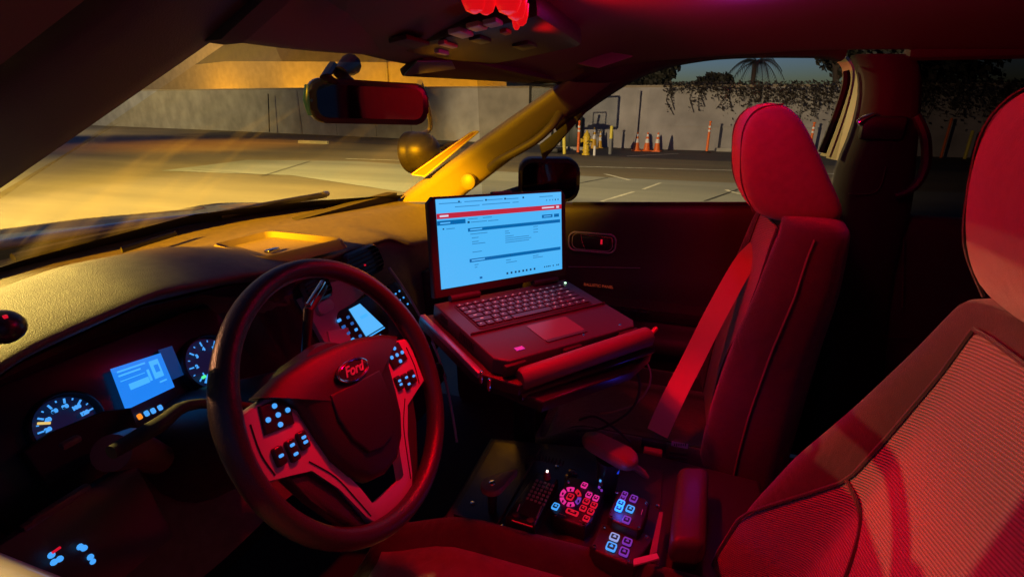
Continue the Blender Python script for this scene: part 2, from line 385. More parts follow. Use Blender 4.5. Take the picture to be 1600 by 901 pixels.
C0 = cone(CONE, 'orange cone with white bands, leftmost of the three by the wall', 'orange traffic cones by the wall')
place(C0, G(994, 235.5), .2, None, True)
place(C0, G(1010, 235.8), .5, 'orange cone with white bands, middle of the three by the wall')
place(C0, G(1026, 236.4), -.2, 'orange cone with white bands, rightmost of the three by the wall')
C1 = cone(CONEY, 'tall faded yellow cone with white band right behind the hydrant', 'faded yellow cones by the hydrant', .86)
place(C1, G(927.5, 231.5), .3, None, True)
o = place(C1, G(937, 231), .1, 'shorter faded yellow cone between the hydrant and the grey-footed post'); o.scale = (.8, .8, .8)
# delineators
def delineator(label):
    t = thing('delineator_post', label, 'delineator', (0, 0, 0), group='orange delineator posts')
    bm = new(); lathe(bm, [(.16, 0), (.16, .03), (.06, .06)], 20); obj('base', bm, RUB, t)
    bm = new(); lathe(bm, [(.052, .05), (.045, 1.0), (.036, 1.04), (.03, 1.10), (.05, 1.12), (.05, 1.16), (.02, 1.17)], 14); obj('post', bm, CONE, t)
    for z in (.78, .92):
        bm = new(); lathe(bm, [(.0505, z), (.0495, z+.07)], 14); obj('reflective_band', bm, REFL, t)
    return t
D0 = delineator('orange delineator post with loop top, standing left of the yellow hydrant')
place(D0, G(903, 240), 0, None, True)
place(D0, G(1104, 238), 0, 'lone orange delineator post before the bare wall, left of the passenger headrest')
place(D0, G(1263, 241), 0, 'orange delineator post mostly hidden behind the passenger headrest')
place(D0, G(1520, 262), 0, 'orange delineator post seen through the rear window beside the driver headrest')
# hydrant
YEL = mat('yellow_hydrant_paint', (.75, .52, .03), .45, var=.15, vscale=25)
hy = thing('fire_hydrant', 'yellow fire hydrant with a black figure 2 on its barrel', 'fire hydrant', (0, 0, 0))
bm = new(); lathe(bm, [(.15, 0), (.15, .05), (.11, .07), (.11, .14), (.15, .15), (.15, .19), (.115, .2)], 20); obj('flange', bm, YEL, hy)
bm = new(); lathe(bm, [(.115, .2), (.115, .58), (.14, .59), (.14, .63), (.12, .66), (.09, .74), (.04, .79), (.035, .84), (.01, .85)], 20); obj('barrel', bm, YEL, hy)
for s in (1, -1):
    bm = new(); lathe(bm, [(.06, 0), (.06, .07), (.075, .075), (.075, .11), (.03, .12)], 12, Matrix.Translation((0, s*.1, .5)) @ Matrix.Rotation(R(-90*s), 4, 'X')); obj('outlet_cap', bm, YEL, hy)
bm = new(); lathe(bm, [(.07, 0), (.07, .06), (.09, .065), (.09, .11), (.03, .12)], 12, Matrix.Translation((-.1, 0, .42)) @ Matrix.Rotation(R(-90), 4, 'Y')); obj('outlet_cap', bm, YEL, hy)
text('2', .2, frame((-.225, -.01, .42), (0, -1, 0), (0, 0, 1)), RUB, hy, 'number', bold=.006)
hy.location = G(915.5, 241.5); hy.rotation_euler = (0, 0, R(25))
# guard posts round the hydrant
YB = mat('yellow_post_paint', (.8, .66, .08), .5, var=.1, vscale=12); GRY = mat('grey_post_paint', (.2, .2, .2), .6)
def post(base, h, r, lean, label, Mt, Mb=None, split=0):
    t = thing('guard_post', label, 'bollard', (0, 0, 0))
    bm = new(); lathe(bm, [(r, split), (r, h-.03), (r*.6, h)], 14); obj('tube', bm, Mt, t)
    if split: bm = new(); lathe(bm, [(r+.004, 0), (r+.004, split)], 14); obj('foot', bm, Mb, t)
    t.location = base; t.rotation_euler = lean; return t
post(G(882, 240), 1.12, .06, (R(-4), 0, 0), 'leaning yellow guard post at the far left of the hydrant group', YB)
post(G(928.5, 242.5), .33, .045, (0, 0, 0), 'short white post stub in front of the hydrant group', REFL)
post(G(953, 240.5), 1.0, .06, (0, 0, 0), 'yellow topped guard post with long grey foot, right of the hydrant', YB, GRY, .55)
post(G(1470, 246), 1.35, .04, (0, 0, 0), 'thin orange pole seen through the dark rear window', CONE)
post(G(1507, 248), .95, .05, (0, 0, 0), 'dull yellow guard post seen through the dark rear window', YB)
# wheel stops
WS = mat('pale_wheel_stop_concrete', (.4, .38, .33), .85, var=.2, vscale=4)
for (P, lab) in ((G(1150, 237), 'pale concrete wheel stop at the foot of the wall near the headrest'), (G(892, 234), 'pale concrete wheel stop behind the leaning yellow post'), (G(490, 224), 'small pale wheel stop far off, below the rearview mirror')):
    bm = new(); prism(bm, [(-.09, 0), (.09, 0), (.06, .13), (-.06, .13)], -.8, .8, frame(P, (1, 0, 0), (0, 0, 1)), .01)
    o = obj('wheel_stop', bm, WS); tag(settle(o, P), lab, 'wheel stop', 'concrete wheel stops')
# dark utility cabinet by the wall
P = G(893, 228)
cb = thing('utility_cabinet', 'dark green utility cabinet against the wall behind the leaning post', 'cabinet', P)
CG = mat('dark_green_paint', (.02, .03, .025), .5)
bm = new(); box(bm, P+Vector((0, 0, .62)), (.7, .9, 1.24), bev=.02); obj('housing', bm, CG, cb)
for s in (-.22, .22):
    bm = new(); box(bm, P+Vector((-.355, s, .62)), (.02, .41, 1.1), bev=.005); obj('door', bm, CG, cb)
# portable basketball hoop (hidden behind the pillar; its shadow falls on the wall)
bh = thing('basketball_hoop', 'portable basketball hoop with clear dark framed backboard before the wall', 'basketball hoop', (17.6, 4.9, 0))
ORR = mat('orange_rim_paint', (.7, .12, .02), .4); BLK = mat('black_frame_paint', (.02, .02, .02), .5)
bx, by = 17.9, 4.95
hw, z0, z1 = .74, 1.25, 2.35
bm = new()
for a, b, rr in (((0, -hw, z0), (0, hw, z0), .045), ((0, -hw, z1), (0, hw, z1), .035), ((0, -hw, z0), (0, -hw, z1), .05), ((0, hw, z0), (0, hw, z1), .05),
                 ((0, -.26, z0+.14), (0, .26, z0+.14), .022), ((0, -.26, z0+.56), (0, .26, z0+.56), .022), ((0, -.26, z0+.14), (0, -.26, z0+.56), .022), ((0, .26, z0+.14), (0, .26, z0+.56), .022), ((.02, -.45, z0+.07), (.02, .45, z0+.07), .05)):
    tube(bm, [Vector(a)+Vector((bx, by, 0)), Vector(b)+Vector((bx, by, 0))], rr, 8)
obj('backboard_frame', bm, BLK, bh)
bm = new(); box(bm, (bx+.02, by, (z0+z1)/2), (.01, hw*2, z1-z0)); obj('backboard', bm, glass('clear_acrylic', (.85, .88, .9), .6), bh, smooth=False)
bm = new(); ring = [(bx-.27+.225*math.cos(a), by+.225*math.sin(a), z0+.1) for a in [2*math.pi*k/24 for k in range(24)]]; tube(bm, ring, .012, 6, True); obj('rim', bm, ORR, bh)
bm = new()
for k in range(12):
    a = 2*math.pi*k/12
    for s in (1, -1):
        tube(bm, [(bx-.27+q*math.cos(a+s*i*.26), by+q*math.sin(a+s*i*.26), z0+.1-.1*i) for i, q in enumerate((.22, .18, .14, .12, .13))], .006, 4)
obj('net', bm, REFL, bh)
bm = new(); tube(bm, [(bx+.6, by, 0), (bx+.5, by, 1.0), (bx+.05, by, 1.7)], .05, 8); obj('pole', bm, BLK, bh)
bm = new(); box(bm, (bx+.7, by, .09), (.9, .6, .18), bev=.04); obj('base', bm, BLK, bh)

# vegetation behind the wall
LEAF = mat('dark_foliage', (.03, .028, .018), .7, var=.5, vscale=3)
BARK = mat('bark', (.07, .05, .04), .9, bump=.5, scale=20)
def leaves(bm, n, sampler, size):
    for _ in range(n):
        p = sampler(); s = size*random.uniform(.6, 1.4)
        q = Vector((random.gauss(0, 1), random.gauss(0, 1), random.gauss(0, 1))).normalized(); r = q.orthogonal().normalized(); t = q.cross(r)
        bm.faces.new([bm.verts.new(p+r*s), bm.verts.new(p+t*s*.45), bm.verts.new(p-r*s), bm.verts.new(p-t*s*.45)])
def tree(x, y, h, cr, cz, n, label, size=.16):
    t = thing('tree', label, 'tree', (x, y, 0), group='trees beyond the wall')
    bm = new(); tube(bm, smooth_path([(x, y, 0), (x+.1, y-.1, h*.3), (x-.1, y+.2, h*.6), (x, y, h*.9)], 4), [.22, .16, .1, .04], 8)
    blobs = []
    for k in range(16):
        a = random.uniform(0, 6.28); e = random.uniform(.1, 1); q = Vector((x+cr*e*math.cos(a)*.8, y+cr*e*math.sin(a), cz+random.uniform(-.5, .6)*cr*.9))
        blobs.append((q, random.uniform(.25, .5)*cr)); tube(bm, smooth_path([(x, y, h*.45), (Vector((x, y, h*.6))+q)/2, q], 3), [.09, .05, .02], 6)
    obj('trunk', bm, BARK, t)
    def samp():
        q, r = random.choice(blobs); d = Vector((random.gauss(0, 1), random.gauss(0, 1), random.gauss(0, 1))).normalized()
        return q+d*r*random.uniform(.55, 1.08)
    bm = new(); leaves(bm, n, samp, size); obj('crown', bm, LEAF, t, smooth=False)
tree(26.5, 2.3, 4.3, 1.5, 3.3, 5200, 'low bushy tree above the wall, left of the patch of sky')
tree(27.5, -.9, 2.9, 1.1, 2.4, 3000, 'small round bush-like tree directly under the patch of sky')
tree(26.5, -6.0, 6.5, 2.4, 4.8, 9000, 'large dense dark tree to the right of the palm')
tree(25.5, -9.2, 7, 2.8, 4.4, 8000, 'dark tree seen through the rear side window')
tree(30, 5.6, 6.6, 2.4, 4.8, 5200, 'tall dark tree just right of the windshield pillar')
# palm
px, py_ = 29.0, -2.9
pm = thing('palm_tree', 'palm with drooping fronds against the small patch of dusk sky', 'palm tree', (px, py_, 0))
bm = new(); tube(bm, [(px, py_, 0), (px+.1, py_, 2), (px, py_+.1, 3.85)], [.13, .10, .12], 10); obj('trunk', bm, BARK, pm)
for k in range(16):
    a = 2*math.pi*k/16+random.uniform(-.2, .2); el = random.uniform(.1, .9); L_ = random.uniform(1.2, 1.7); bm = new(); path = []
    for j in range(9):
        s = j/8; path.append(Vector((px+L_*s*math.cos(a), py_+L_*s*math.sin(a), 3.85+L_*(el*s-1.1*s*s))))
    tube(bm, path, [.03, .008], 5)
    for j in range(1, 9):
        for q in (0, .5):
            c = path[j-1].lerp(path[j], q); d = (path[j]-path[j-1]).normalized(); sd = d.cross(Vector((0, 0, 1))).normalized(); w0 = .42*(1-.6*(j/8))
            for s in (1, -1):
                e = c+sd*s*w0+d*.12-Vector((0, 0, .16)); bm.faces.new([bm.verts.new(c), bm.verts.new(c+d*.045), bm.verts.new(e)])
    obj('frond', bm, LEAF, pm, smooth=False)
# ivy over the wall
def ivs():
    y = random.uniform(-13, 1.2)
    dens = 1.1 if y < -2.5 else (.75 if y < -1 else .35)
    dep = (.35+.55*max(0, math.sin(y*1.9+1)*math.sin(y*.7))+.25*(y < -2)+.15*math.sin(y*5.3)**2)*dens+.12
    z = 2.62-abs(random.gauss(0, 1))*dep*.62
    x = 21.85-abs(random.gauss(0, .12))-(.12 if z > 2.3 else .02)
    if z > 2.4: x += random.uniform(0, .6)
    return Vector((min(x, 22.4), y, z))
bm = new(); leaves(bm, 6500, ivs, .06)
for k in range(60):
    y = random.uniform(-12, 1.0); d = random.uniform(.4, 1.25); tube(bm, [(21.7, y, 2.5), (21.68, y+random.uniform(-.15, .15), 2.5-d*.5), (21.7, y+random.uniform(-.25, .25), 2.5-d)], .012, 4)
    for j in range(int(d*26)):
        s = random.random(); leaves(bm, 1, lambda: Vector((21.66, y+random.uniform(-.14, .14), 2.5-d*s)), .05)
o = obj('climbing_ivy', bm, mat('ivy_leaves', (.04, .03, .022), .6, var=.5, vscale=8), smooth=False); tag(settle(o, (21.8, -5, 2.4)), 'dark leafy vines hanging in strands over the top of the wall', 'vine')

# ================================================================== THE CAR
car = thing('police_car', 'dark car interior with amber-lit dashboard, windshield, passenger door and roof lining', 'car', (0, 0, 0))
BODY = mat('cream_body_paint', (.62, .56, .42), .35, coat=.5)
BODYD = mat('hood_paint', (.28, .27, .24), .25, coat=.8, var=.15, vscale=5)
def I(x, xs, ys): return float(np.interp(x, xs, ys))
# dashboard
XS = [-.76, -.66, -.60, -.45, -.30, -.20, -.14, 0, .18, .24, .45, .74]
tab = {
 'yw': [1.24, 1.29, 1.32, 1.36, 1.385, 1.40, 1.405, 1.417, 1.41, 1.405, 1.38, 1.28],
 'zw': [1.205, 1.207, 1.208, 1.206, 1.204, 1.202, 1.20, 1.198, 1.192, 1.188, 1.175, 1.152],
 'yg': [1.16, 1.19, 1.21, 1.24, 1.26, 1.27, 1.27, 1.28, 1.28, 1.28, 1.26, 1.18],
 'zg': [1.20, 1.205, 1.208, 1.208, 1.203, 1.195, 1.193, 1.19, 1.182, 1.178, 1.165, 1.145],
 'yc': [1.03, 1.05, 1.06, 1.09, 1.10, 1.12, 1.16, 1.19, 1.19, 1.16, 1.12, 1.08],
 'zc': [1.20, 1.232, 1.25, 1.262, 1.25, 1.222, 1.205, 1.197, 1.19, 1.186, 1.17, 1.15],
 'yl': [.96, .945, .935, .93, .93, .94, .965, .985, .985, .97, .96, .95],
 'zl': [1.17, 1.205, 1.228, 1.243, 1.222, 1.20, 1.19, 1.182, 1.172, 1.150, 1.125, 1.11],
 'yu': [.955, .96, .975, .985, .985, .97, .965, .978, .975, .95, .935, .93],
 'zu': [1.14, 1.18, 1.20, 1.212, 1.195, 1.17, 1.165, 1.163, 1.155, 1.12, 1.09, 1.08],
 'yf': [.955, 1.05, 1.10, 1.11, 1.10, .99, .95, .955, .95, .945, .93, .93],
 'zf': [1.10, 1.15, 1.18, 1.19, 1.17, 1.13, 1.11, 1.11, 1.10, 1.06, 1.02, 1.0],
 'yb': [.95, 1.03, 1.07, 1.08, 1.07, .93, .90, .885, .88, .93, .95, .95],
 'zb': [1.0, 1.0, 1.0, 1.0, 1.0, .98, .95, .93, .93, .93, .92, .90],
 'yk': [.95, .95, .95, .93, .93, .90, .87, .86, .86, .92, .96, .97],
 'zk': [.78]*12}
xs = np.linspace(-.755, .745, 61); rows = []
for x in xs:
    r = [(x, I(x, XS, tab['y'+k]), I(x, XS, tab['z'+k])) for k in 'wgclufbk']
    pts = [Vector(p) for p in r]; top = smooth_path(pts[:5], 5); rows.append(top+[pts[5], pts[5]*.5+pts[6]*.5, pts[6], pts[7]])
bm = new(); grid(bm, rows); dash = obj('dashboard', bm, PLG, car, sub=1)
bm = new(); rows2 = []
for x in np.linspace(-.64, -.17, 30):
    y = I(x, XS, tab['yu']); z = I(x, XS, tab['zu']); y2 = I(x, XS, tab['yf']); z2 = I(x, XS, tab['zf'])
    rows2.append([(x, y-.004, z-.002), (x, (y+y2)/2, (z+z2)/2-.012), (x, y2-.006, z2-.006), (x, I(x, XS, tab['yb'])-.006, I(x, XS, tab['zb'])), (x, I(x, XS, tab['yb'])-.05, .97)])
grid(bm, rows2); obj('cluster_shroud', bm, PLS, dash)
# storage tray on top of the dash
tr = [ax(332, 390, 'z', 1.203), ax(420, 368, 'z', 1.203), ax(540, 380, 'z', 1.203), ax(410, 412, 'z', 1.203)]
cen = sum(tr, Vector())/4
bm = new()
def quad_ring(k, dz): return [bil(tr, .5+x*k, .5+y*k)+Vector((0, 0, dz)) for x, y in rrect(1, 1, .10, 4)]
def bil(q, s, t): return q[0]*(1-s)*(1-t)+q[1]*s*(1-t)+q[2]*s*t+q[3]*(1-s)*t
G_ = grid(bm, [quad_ring(1.08, -.008), quad_ring(1.02, .009), quad_ring(.97, .012), quad_ring(.94, .009), quad_ring(.86, .001)], True); bm.faces.new(G_[-1])
obj('storage_tray', bm, mat('tray_rubber', (.13, .11, .07), .45, bump=.3, scale=500), dash)
bm = new(); q = ax(425, 390, 'z', 1.21); box(bm, q, (.03, .012, .006), bev=.002); obj('tray_screw', bm, CHR, dash)
# defroster slot and sun sensor on the dash
bm = new(); q = [ax(x, y, 'z', 1.212) for x, y in ((190, 390), (275, 364))]; tube(bm, q, .006, 6, flat=.3); obj('defroster_slot', bm, PLS, dash)
bm = new(); q = ax(4, 512, 'y', .93); lathe(bm, [(.017, 0), (.017, .008), (.013, .013), (.005, .016)], 18, frame(q, (1, 0, 0), (0, .5, .86))); sk = obj('speaker_knob', bm, PLS, dash)
bm = new(); box(bm, q+Vector((0, -.011, .014)), (.003, .003, .003)); obj('red_indicator', bm, REDB, sk)

# instrument cluster
t3 = R(25); CM = frame((-.42, 1.03, 1.10), (1, 0, 0), (0, math.sin(t3), math.cos(t3)))
CPn = CM.to_3x3() @ Vector((0, 0, 1))
def cl(px, py): return CM.inverted() @ at(px, py, CM.translation, CPn)
ic = thing('instrument_cluster', 'instrument panel with blue display between two dark round gauges', 'instrument cluster', (-.42, 1.03, 1.05)) if False else None
bm = new(); box(bm, (-.02, -.03, -.022), (.40, .17, .02), CM, .004); cluster = obj('instrument_cluster', bm, PLS, car)
def quad(M, pts, off, mt, parent, name, th=.0015):
    bm = new(); prism(bm, [(p.x, p.y) for p in pts], off, off+th, M); return obj(name, bm, mt, parent, smooth=False)
disp = [cl(*p) for p in ((172, 576), (250, 551), (272, 604), (196, 640))]
quad(CM, disp, 0, DISP, cluster, 'display')
def bil(q, s, t): return q[0]*(1-s)*(1-t)+q[1]*s*(1-t)+q[2]*s*t+q[3]*(1-s)*t
def sub(q, s0, t0, s1, t1): return [bil(q, s0, t0), bil(q, s1, t0), bil(q, s1, t1), bil(q, s0, t1)]
for r in ((.08, .10, .62, .14), (.08, .2, .50, .24), (.2, .47, .58, .62), (.7, .12, .88, .6), (.76, .70, .9, .74), (.08, .34, .55, .36), (.6, .3, .64, .6)):
    quad(CM, sub(disp, *r), .0018, DISPL, cluster, 'display_graphic')
quad(CM, sub(disp, .75, .25, .83, .45), .0036, DISP, cluster, 'display_graphic')
quad(CM, sub(disp, 1.02, -.1, 1.32, .8), -.004, DISPD, cluster, 'display_edge_glow')
def gauge(c, rad, a0, a1, n, nums, needle, mt):
    bm = new(); lathe(bm, [(rad*1.28, -.012), (rad*1.28, .004), (rad*1.2, .006), (rad*1.14, -.006), (.001, -.006)], 40, CM @ Matrix.Translation((c[0], c[1], 0))); gg = obj('gauge', bm, PLS, cluster)
    bm = new(); lathe(bm, [(rad*1.1, -.0055), (.001, -.0052)], 32, CM @ Matrix.Translation((c[0], c[1], 0))); obj('dial_face', bm, mat('dial_face', (.01, .01, .015), .5, emit=(.001, .010, .055), estr=.5), gg)
    bm = new()
    for k in range(n):
        a = R(a0+(a1-a0)*k/(n-1)); big = k % 2 == 0; L_ = rad*(.2 if big else .08)
        box(bm, (rad-L_/2, 0, .0), (L_, .0022 if big else .0014, .001), CM @ Matrix.Translation((c[0], c[1], 0)) @ Matrix.Rotation(a, 4, 'Z'))
    obj('dial_marks', bm, BLUE, gg, smooth=False)
    for k, s in enumerate(nums):
        a = R(a0+(a1-a0)*k/(len(nums)-1)); text(s, rad*.21, CM @ Matrix.Translation((c[0]+rad*.66*math.cos(a), c[1]+rad*.66*math.sin(a), 0)), BLUE, gg, 'dial_number', bold=.0006)
    a = R(needle); bm = new(); box(bm, (rad*.8, 0, .003), (rad*.4, .003, .002), CM @ Matrix.Translation((c[0], c[1], 0)) @ Matrix.Rotation(a, 4, 'Z')); obj('needle', bm, mt, gg, smooth=False)
s0 = cl(110, 660)
gauge((s0.x-.002, s0.y+.002), .032, 205, -30, 15, ['0', '20', '40', '60', '80', '100', '120', '140'], 150, mat('lit_needle', (.1, .08, .03), .4, emit=(1, .7, .2), estr=.8))
s1_ = cl(330, 565)
gauge((s1_.x, s1_.y), .038, 250, 10, 13, ['0', '1', '2', '3', '4', '5', '6'], 222, BLUE)
bm = new(); prism(bm, [(s0.x-.06, s0.y-.055), (s0.x+.055, s0.y-.055), (s0.x+.062, s0.y-.018), (s0.x+.03, s0.y-.004), (s0.x-.03, s0.y+.002), (s0.x-.06, s0.y-.004)], .004, .016, CM, .003); obj('cluster_lower_trim', bm, mat('matte_black_stalk', (.008, .008, .008), .75), cluster)
for i, (x, y) in enumerate(((218, 650), (229, 645), (239, 641), (250, 636))):
    p = cl(x, y); bm = new(); prism(bm, rrect(.0065, .0085, .002, 3, p.x, p.y), 0, .001, CM); obj('telltale', bm, ORG if i == 0 else BLUE, cluster, smooth=False)
p = cl(316, 589); bm = new(); prism(bm, rrect(.008, .005, .002, 3, p.x, p.y), .004, .005, CM); obj('telltale', bm, GRN, cluster, smooth=False)
for x, y in ((196, 600), (155, 655)):
    p = cl(x, y); bm = new(); prism(bm, rrect(.008, .004, .001, 2, p.x-.01, p.y-.01), -.005, -.004, CM); bm.free()
# steering column shroud, stalks, ignition area
bm = new(); cpos = Vector((-.40, .687, 1.106)); nn = Vector((0, -math.cos(R(26.8)), math.sin(R(26.8))))
tube(bm, [cpos-nn*.03, cpos-nn*.09, cpos-nn*.22, cpos-nn*.34], [.045, .062, .075, .09], 20); obj('column_shroud', bm, PL, car, sub=0)
bm = new(); a = ax(200, 700, 'y', .93); tube(bm, [a+Vector((-.03, -.02, .02)), a+Vector((0, 0, 0)), a+Vector((.045, .02, -.055))], [.022, .026, .02], 16); obj('column_collar', bm, mat('red_brown_plastic', (.09, .05, .05), .4), car)
bm = new(); a = ax(245, 665, 'y', .80); tube(bm, smooth_path([cpos-nn*.12, a+Vector((.06, .01, -.01)), a, a+Vector((-.05, -.005, .004))], 5), [.006, .006, .009, .007], 12); obj('signal_stalk', bm, mat('matte_black_stalk', (.008, .008, .008), .75), car)
bm = new(); a = ax(505, 447, 'y', .78); b = ax(482, 484, 'y', .76); tube(bm, [cpos-nn*.11, (cpos-nn*.1)*.4+b*.6, b, a], [.008, .006, .007, .007], 12); obj('shift_stalk', bm, PLS, car)
bm = new(); tube(bm, [b+Vector((0, 0, .006)), a+Vector((0, 0, .006))], .0045, 10); obj('stalk_tip', bm, CHR, car)
# lower left switch panel
bm = new(); q = ax(108, 862, 'y', .90); LM_ = frame(q, (1, 0, 0), (0, .3, .95)); box(bm, (0, -.01, -.012), (.2, .12, .02), LM_, .006); swp = obj('headlamp_switch_panel', bm, PL, car)
for (x, y) in ((80, 866), (93, 872), (84, 877), (125, 853), (131, 855), (141, 869), (144, 876)):
    p = ax(x, y, 'y', .895); bm = new(); lathe(bm, [(.0035, 0), (.003, .002)], 10, frame(p, (1, 0, 0), (0, .3, .95))); obj('switch_light', bm, BLUE, swp)
p = ax(88, 858, 'y', .893); bm = new(); box(bm, p, (.008, .002, .002)); obj('switch_light', bm, REDB, swp)
for (x, y, L_) in ((95, 785, .06), (75, 800, .05), (110, 690, .02)):
    p = ax(x, y, 'y', .92); bm = new(); box(bm, p, (L_, .01, .008), bev=.003); obj('bezel_edge', bm, mat('red_brown_plastic', (.09, .05, .05), .4), swp)

# centre stack
tt = R(22); SM = frame((.02, .925, 1.05), (1, 0, 0), (0, math.sin(tt), math.cos(tt))); Sn = SM.to_3x3() @ Vector((0, 0, 1))
def st(px, py): return SM.inverted() @ at(px, py, SM.translation, Sn)
bm = new(); prism(bm, [(-.20, .10), (-.12, .125), (.10, .125), (.15, .06), (.165, -.06), (.155, -.26), (.09, -.30), (-.10, -.30), (-.16, -.10)], -.05, -.008, SM, .008)
stack = obj('centre_stack', bm, PL, car)
PANR = mat('satin_grey_stack_panel', (.36, .33, .35), .4)
bm = new(); prism(bm, [(-.195, .085), (-.12, .09), (-.015, .075), (-.02, .03), (-.095, .025), (-.14, -.01), (-.145, -.10), (-.17, -.10), (-.185, -.02)], -.008, .003, SM, .003); obj('stack_bezel', bm, PANR, stack)
bm = new(); prism(bm, [(-.150, .0), (-.132, -.005), (-.122, -.06), (-.10, -.09), (-.05, -.098), (-.05, -.125), (-.14, -.125)], -.008, .004, SM, .003); obj('stack_bezel', bm, PANR, stack)
bm = new(); a = st(503, 480); prism(bm, [(a.x+x, a.y+y) for x, y in rrect(.045, .024, .010)], .002, .012, SM, .003); obj('bezel_cap', bm, SILV, stack)
bm = new(); a = [st(*p) for p in ((508, 518), (540, 512), (548, 545), (518, 560))]; prism(bm, [(p.x, p.y) for p in a], .003, .008, SM, .002); obj('bezel_cap', bm, SILV, stack)
bm = new(); prism(bm, rrect(.14, .105, .02, 6, -.062, -.026), -.008, .006, SM, .003); hu = obj('head_unit', bm, PLS, stack)
scr = [st(*p) for p in ((541, 484), (558, 475), (595, 510), (568, 526))]
quad(SM, scr, .007, mat('stack_display', (.01, .02, .04), .2, emit=(.10, .48, 1), estr=1.0), hu, 'display', .001)
quad(SM, sub(scr, .3, .35, .8, .45), .0082, DISPL, hu, 'display_graphic', .0006)
quad(SM, sub(scr, .0, 1.04, 1, 1.08), .007, DISPL, hu, 'display_graphic', .0006)
for i in range(4):
    for j, (x0, y0, x1, y1) in enumerate(((526, 501, 547, 531), (540, 496, 559, 525))):
        x = x0+(x1-x0)*i/3; y = y0+(y1-y0)*i/3; p = st(x, y); bm = new(); prism(bm, rrect(.0105 if j == 0 else .008, .006, .002, 3, p.x, p.y), .006, .008, SM); obj('button', bm, BLUED if (i+j) % 3 else BLUE, hu, smooth=False)
for x, y in ((574, 531), (582, 528), (590, 524)):
    p = st(x, y); bm = new(); prism(bm, rrect(.005, .003, .001, 2, p.x, p.y), .006, .008, SM); obj('button', bm, BLUE, hu, smooth=False)
bm = new(); prism(bm, [(.075, .02), (.11, .02), (.15, -.07), (.15, -.27), (.10, -.27), (.085, -.1)], -.008, .002, SM, .002); cpn = obj('climate_panel', bm, PLS, stack)
for i in range(3):
    for j in range(3):
        x = 611+i*6.5+j*5.8; y = 463+i*10-j*4.2; p = st(x, y); bm = new(); prism(bm, rrect(.0045, .004, .001, 2, p.x, p.y), .002, .004, SM); obj('button', bm, BLUE, cpn, smooth=False)
for i, (x, y, mt) in enumerate(((645, 512, BLUE), (657, 521, BLUED), (661, 544, BLUE), (663, 549, BLUE), (673, 567, BLUED), (679, 577, BLUE), (683, 574, REDB), (668, 540, BLUED))):
    p = st(x, y); bm = new(); a0 = [p.x+.008*math.cos(R(a)) for a in range(90, 280, 30)]
    if i in (0, 5):
        tube(bm, [(p.x+.010*math.cos(R(a)), p.y+.012*math.sin(R(a)), .004) for a in range(60, 240, 20)], .0016, 6, M=SM)
    else: prism(bm, rrect(.006, .005, .002, 3, p.x, p.y), .002, .005, SM)
    obj('switch_light', bm, mt, cpn)
for q in ((655, 530), (675, 580)):
    p = st(*q); bm = new(); lathe(bm, [(.022, .0), (.021, .016), (.016, .02), (.001, .02)], 24, SM @ Matrix.Translation((p.x+.008, p.y-.004, 0))); obj('knob', bm, PLS, cpn)
# metal edge strip right of the stack
bm = new(); tube(bm, smooth_path([at(x, y, SM.translation+Sn*.012, Sn) for x, y in ((608, 418), (634, 455), (662, 505), (686, 560), (702, 620), (714, 690))], 5), .0035, 6); obj('edge_strip', bm, SILV, stack)
# vents
def vent(c, w_, h_, n, M):
    bm = new(); o1 = rrect(w_, h_, h_*.3, 5, c[0], c[1]); o2 = rrect(w_-.012, h_-.012, h_*.25, 5, c[0], c[1])
    A = [bm.verts.new((x, y, .0)) for x, y in o1]; B = [bm.verts.new((x, y, .006)) for x, y in o2]; D_ = [bm.verts.new((x, y, -.006)) for x, y in o2]
    k = len(A)
    for i in range(k):
        j = (i+1) % k; bm.faces.new((A[i], A[j], B[j], B[i])); bm.faces.new((B[i], B[j], D_[j], D_[i]))
    bm.faces.new(D_); bmesh.ops.transform(bm, matrix=M, verts=bm.verts[:]); v = obj('air_vent', bm, PLS, dash)
    for i in range(n):
        y = c[1]-h_/2+.01+(h_-.02)*(i+.5)/n; bm = new(); box(bm, (c[0], y, .003), (w_-.02, .002, .009), M @ Matrix.Translation((0, 0, 0)), 0); obj('vent_slat', bm, PL, v, smooth=False)
    return v
VM = SM @ Matrix.Translation((0, 0, .012))
vent((.012, .095), .135, .068, 5, VM); vent((-.155, .088), .08, .05, 4, VM)
p = at(566, 415, VM.translation, Sn); bm = new(); box(bm, p+Sn*.008, (.003, .003, .003)); obj('alarm_led', bm, REDB, dash)
# passenger-side dash face, glove box
bm = new(); box(bm, (.50, .935, .95), (.44, .02, .2), bev=.008); gb = obj('glove_box', bm, PL, car)
bm = new(); box(bm, (.50, .922, 1.02), (.10, .012, .02), bev=.004); obj('latch', bm, PLS, gb)

# windshield, hood, cowl, wiper
def wsp(s, t):
    """windshield surface, s across -1..1, t 0 bottom 1 top"""
    x = s*(.755*(1-t)+(.598 if s > 0 else .564)*t); yb = I(s, [-1, -.5, 0, .5, 1], [1.285, 1.395, 1.425, 1.395, 1.285]); zb = I(s, [-1, -.9, 0, 1], [1.14, 1.19, 1.205, 1.154])
    yt = .63+.15*(1-s*s); zt = I(s, [-1, 0, 1], [1.517, 1.562, 1.548])
    return Vector((x, yb+(yt-yb)*t, zb+(zt-zb)*t+.035*math.sin(math.pi*t)*(1-s*s)))
WG = glass('windshield_glass', (.92, .87, .68), .03, dirt_glare=.009)  # yellow cast of the flare is put into the glass tint
bm = new(); grid(bm, [[wsp(s, t*.95) for s in np.linspace(-1, 1, 21)] for t in np.linspace(0, 1, 13)]); ws = obj('windshield', bm, WG, car)
bm = new(); grid(bm, [[wsp(s, .95+t*.05) for s in np.linspace(-1, 1, 21)] for t in np.linspace(0, 1, 4)]); obj('shade_band', bm, glass('shade_band_glass', (.30, .30, .30), .15, dirt_glare=.02), ws)
